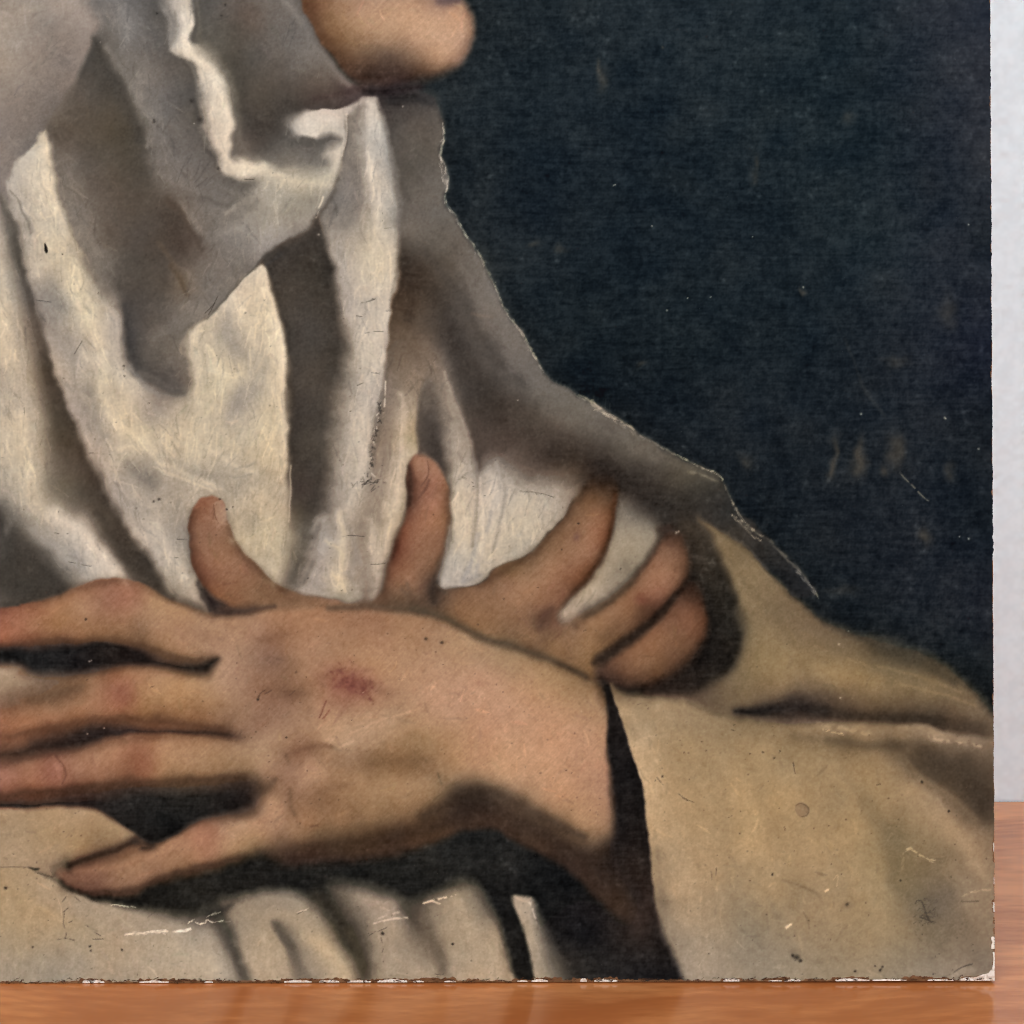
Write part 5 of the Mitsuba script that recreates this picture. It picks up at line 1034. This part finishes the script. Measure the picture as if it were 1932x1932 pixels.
bright = np.clip((lum - 0.45) / 0.2, 0, 1)
flesh = np.isin(REG, [REGIONS.index(r) for r in ('painted_hand', 'painted_hand_001', 'painted_chin')])
tex = (0.008 * N2 + 0.013 * N1 + 0.006 * N4 + 0.004 * N10)
tex += np.where(flesh, 0.007 * ND, 0.007 * NV * bright)
darktex = 0.010 * N1 + 0.012 * N2 + 0.008 * NH + 0.003 * NV + 0.007 * N4 + 0.009 * N30 + 0.007 * N10 + 0.02 * np.clip(N2 + 0.6 * N10 - 2.2, 0, 2)
k = (tex * (0.35 + 0.65 * np.clip(lum / 0.6, 0, 1)) * (1 - dark) + darktex * dark)[..., None]
tint = np.stack([N10 * 0.003 + N30 * 0.002, N10 * 0.0, -N10 * 0.003 - N30 * 0.002], -1)
IMG[:] = np.clip(IMG + k * np.array([1.0, 1.0, 0.97]) + tint * (0.4 + lum[..., None]), 0.02, 0.97)
HGT += 0.16 * NH * dark + 0.12 * N2 + np.where(flesh, 0.22 * ND, 0.16 * NV + 0.12 * ND) * (1 - dark) * (0.3 + bright) + 0.25 * N4 * bright + 0.6 * gaussian_filter(N2 * 1.5, 1.2) * bright
HGT += 3.0 * gaussian_filter(lum, 1.5) * bright

# ------------------------------------------------------------------ the sheet as geometry: ragged, chipped edges
E_LIGHT = 0.92
lin = np.where(IMG <= 0.04045, IMG / 12.92, ((IMG + 0.055) / 1.055) ** 2.4) / E_LIGHT
GX, GY = np.meshgrid(xs, ys)
right0 = 1867.8 + 0.0047 * np.clip(ys, 0, 2000)
edge_r = right0 + 0.5 * gaussian_filter(rng.standard_normal(NY), 1.2) * 2 + 0.7 * gaussian_filter(rng.standard_normal(NY), 6) * 3
for y0, y1, d in [(1582, 1600, 3), (1600, 1628, 3.5), (1650, 1672, 1.5), (1698, 1722, 5), (1730, 1742, 3), (1752, 1762, 2.5), (1766, 1786, 7), (1786, 1796, 3.5), (1796, 1815, 4.5), (1815, 1832, 7), (1832, 1840, 10), (1840, 1846, 20), (1846, 1858, 60), (460, 475, 2), (700, 712, 2), (925, 935, 2.5), (560, 568, 1.5), (1308, 1330, 3)]:
    m = (ys >= y0) & (ys < y1)
    edge_r[m] -= d * (0.6 + 0.5 * rng.random(m.sum()))
bottom0 = 1855.5 - 0.0026 * xs
edge_b = bottom0 - 3.5 + 0.8 * gaussian_filter(rng.standard_normal(NX), 1.0) * 2 + 1.4 * gaussian_filter(rng.standard_normal(NX), 5) * 3
for x0, x1, d in [(150, 200, 5), (200, 212, 3), (262, 330, 6), (335, 400, 4), (400, 420, 3), (530, 640, 5), (640, 700, 4), (700, 860, 6), (880, 905, 3), (966, 1010, 3), (1010, 1060, 5), (1080, 1110, 5), (1120, 1165, 6), (1360, 1400, 5), (1440, 1490, 5), (1570, 1640, 5), (1700, 1760, 6), (1760, 1800, 4), (1812, 1878, 6), (1842, 1878, 4)]:
    m = (xs >= x0) & (xs < x1)
    edge_b[m] -= d * (0.55 + 0.6 * gaussian_filter(rng.random(m.sum()), .8))
WX = np.minimum(GX, edge_r[:, None])
WY = np.minimum(GY, edge_b[None, :])
gyy, gxx = np.gradient(HGT)
slope = 0.11
nrm = np.stack([-gxx * slope, -np.ones_like(HGT), gyy * slope], -1)
nrm /= np.linalg.norm(nrm, axis=-1, keepdims=True)
BOARD_T = 0.005
pos = np.stack([(WX - CX) * S, -0.00012 - HGT * 0.00002, (BOTTOM - WY) * S], -1)
idx = np.arange(NY * NX).reshape(NY, NX)
a, b, c, d = idx[:-1, :-1], idx[:-1, 1:], idx[1:, 1:], idx[1:, :-1]
alive = ((WX[:-1, 1:] - WX[:-1, :-1] > 1e-6) | (WX[1:, 1:] - WX[1:, :-1] > 1e-6)) & ((WY[1:, :-1] - WY[:-1, :-1] > 1e-6) | (WY[1:, 1:] - WY[:-1, 1:] > 1e-6))
reg = REG[:-1, :-1]
flatp, flatn, flatc = pos.reshape(-1, 3), nrm.reshape(-1, 3), lin.reshape(-1, 3)
names = {'painted_background': 'plain blue black painted background', 'painted_mantle': 'dark grey painted mantle with a frayed light rim', 'painted_veil': 'white painted veil with deep folds',
         'painted_chin': 'painted chin lit from the right', 'painted_hand': 'painted hand in front with a red wound on its back', 'painted_hand_001': 'painted hand behind, its thumb and forefinger raised',
         'painted_sleeve': 'shadowed olive painted sleeve of the rear arm', 'painted_cuff': 'large tan painted cuff with stains', 'painted_robe': 'cream painted robe folds and black shadows along the bottom edge'}
for r, name in enumerate(REGIONS):
    m = alive & (reg == r)
    if not m.any():
        continue
    f = np.concatenate([np.stack([a[m], d[m], b[m]], -1), np.stack([b[m], d[m], c[m]], -1)])
    used, inv = np.unique(f, return_inverse=True)
    f = inv.reshape(-1, 3)
    v = flatp[used]
    area = np.linalg.norm(np.cross(v[f[:, 1]] - v[f[:, 0]], v[f[:, 2]] - v[f[:, 0]]), axis=1)
    f = f[area > 1e-13]
    fn = meshkit.write_ply((v, f), True, None, flatc[used], flatn[used])
    scene['painting__' + name] = {'type': 'ply', 'filename': fn, 'face_normals': False, 'bsdf': {'type': 'ref', 'id': 'm_paint'}}
    labels['painting__' + name] = {'label': names[name]}

# the board behind the paint: a thick sheet with slightly uneven edges
ring = []
for y in np.linspace(-380, 1852, 140):
    ring.append((1868.2 + 0.0047 * max(y, 0) + 0.4 * rng.normal(), y))
for x in np.linspace(1877, -300, 160):
    ring.append((x, 1855.5 - 0.0026 * x - 0.3 * rng.random()))
ring.append((-300, -380))
import shapely.geometry as sg
poly = sg.Polygon([((x - CX) * S, (BOTTOM - y) * S) for x, y in ring]).buffer(0)
board = trimesh.creation.extrude_polygon(poly, BOARD_T)
v = board.vertices.copy()
board = trimesh.Trimesh(np.stack([v[:, 0], v[:, 2], v[:, 1]], -1), board.faces[:, ::-1], process=False)
scene['painting__board'] = mikit.ply(board, 'm_board')
labels['painting__board'] = {'label': 'brown board edge showing under the chipped paint'}


def chip(pts, thick=0.9):
    """A flake of ivory ground left on the board: an irregular little slab."""
    p = sg.Polygon([((x - CX) * S, (BOTTOM - y) * S) for x, y in pts]).buffer(0)
    m = trimesh.creation.extrude_polygon(p if p.geom_type == 'Polygon' else max(p.geoms, key=lambda g: g.area), thick * S)
    q = m.vertices
    return trimesh.Trimesh(np.stack([q[:, 0], -q[:, 2] * 1.0 + 0.0, q[:, 1]], -1), m.faces, process=False)


def bot(x):
    return 1855.5 - 0.0026 * x - 0.9


flakes = []
for x0, x1, h in [(156, 197, 6), (263, 318, 4), (385, 402, 2.5), (536, 588, 4), (602, 640, 4.5), (655, 700, 4), (712, 768, 5), (780, 800, 2.5), (838, 860, 3), (975, 995, 3), (1003, 1034, 5), (1095, 1107, 7), (1121, 1165, 5), (1365, 1395, 6), (1450, 1475, 2.5), (1480, 1510, 3.5), (1576, 1640, 5), (1645, 1710, 3.5), (1750, 1800, 3), (1812, 1845, 6)]:
    n = max(5, int((x1 - x0) / 4))
    X = np.linspace(x0, x1, n)
    env = np.sin(np.linspace(0.25, np.pi - 0.25, n)) ** .5
    up = [(x, bot(x) - h * e * (0.75 + 0.4 * rng.random())) for x, e in zip(X, env)]
    dn = [(x, bot(x) + 0.2) for x in X[::-1]]
    flakes.append(chip(up + dn))
xr = lambda y: 1868.2 + 0.0047 * y - 0.4
for y0, y1, wd in [(1590, 1606, 2.2), (1655, 1668, 1.5), (1702, 1720, 3), (1767, 1790, 6.5), (1796, 1846, 5)]:
    n = max(5, int((y1 - y0) / 4))
    Y = np.linspace(y0, y1, n)
    flakes.append(chip([(xr(y), y) for y in Y] + [(xr(y) - wd * (0.5 + 0.6 * rng.random()), y) for y in Y[::-1]]))
flakes.append(chip([(xr(1832), 1826), (xr(1832) - 7, 1830), (xr(1832) - 12, 1836), (xr(1832) - 22, 1838), (xr(1832) - 34, 1843), (xr(1832) - 60, bot(1815) - 4), (xr(1832) - 64, bot(1815)), (xr(1850), bot(1870))], 1.0))
for i, fl in enumerate(flakes):
    scene['painting__ground_flake' + ('_%03d' % i if i else '')] = mikit.ply(fl, 'm_ground')

# frayed canvas threads along the bottom edge
tv, tf, at = [], [], 0
for k in range(300):
    x = rng.random() * 1868
    y = bot(x) - 1.5 - 5.5 * rng.random()
    ang = rng.normal() * 0.5 + (np.pi / 2 if rng.random() < .25 else 0)
    L = 3 + 11 * rng.random() ** 2
    p0 = np.array([x, y]); p1 = p0 + L * np.array([math.cos(ang), 0.6 * math.sin(ang)])
    mid = (p0 + p1) / 2 + rng.normal(size=2) * 1.0
    q = np.array([p0, mid, p1]); q[:, 1] = np.minimum(q[:, 1], bot(x) - 0.3)
    yy = -(0.0003 + 0.00015 * rng.random())
    P = np.stack([(q[:, 0] - CX) * S, np.full(3, yy), (BOTTOM - q[:, 1]) * S], -1)
    R = (0.45 + 0.5 * rng.random()) * S
    for s_ in range(3):
        an = 2 * np.pi * s_ / 3
        tv.append(P + np.array([0, math.cos(an), math.sin(an)]) * R)
    for s_ in range(3):
        n_ = (s_ + 1) % 3
        for j in range(2):
            A_, B_ = at + 3 * s_ + j, at + 3 * n_ + j
            tf += [(A_, B_, B_ + 1), (A_, B_ + 1, A_ + 1)]
    at += 9
scene['painting__frayed_thread'] = mikit.ply((np.vstack(tv), np.array(tf)), 'm_thread')
labels['painting__frayed_thread'] = {'label': 'dark frayed threads along the bottom edge', 'kind': 'stuff'}
labels['painting'] = {'label': 'unframed old oil painting of crossed hands over a white veil, bottom edge chipped', 'category': 'painting'}
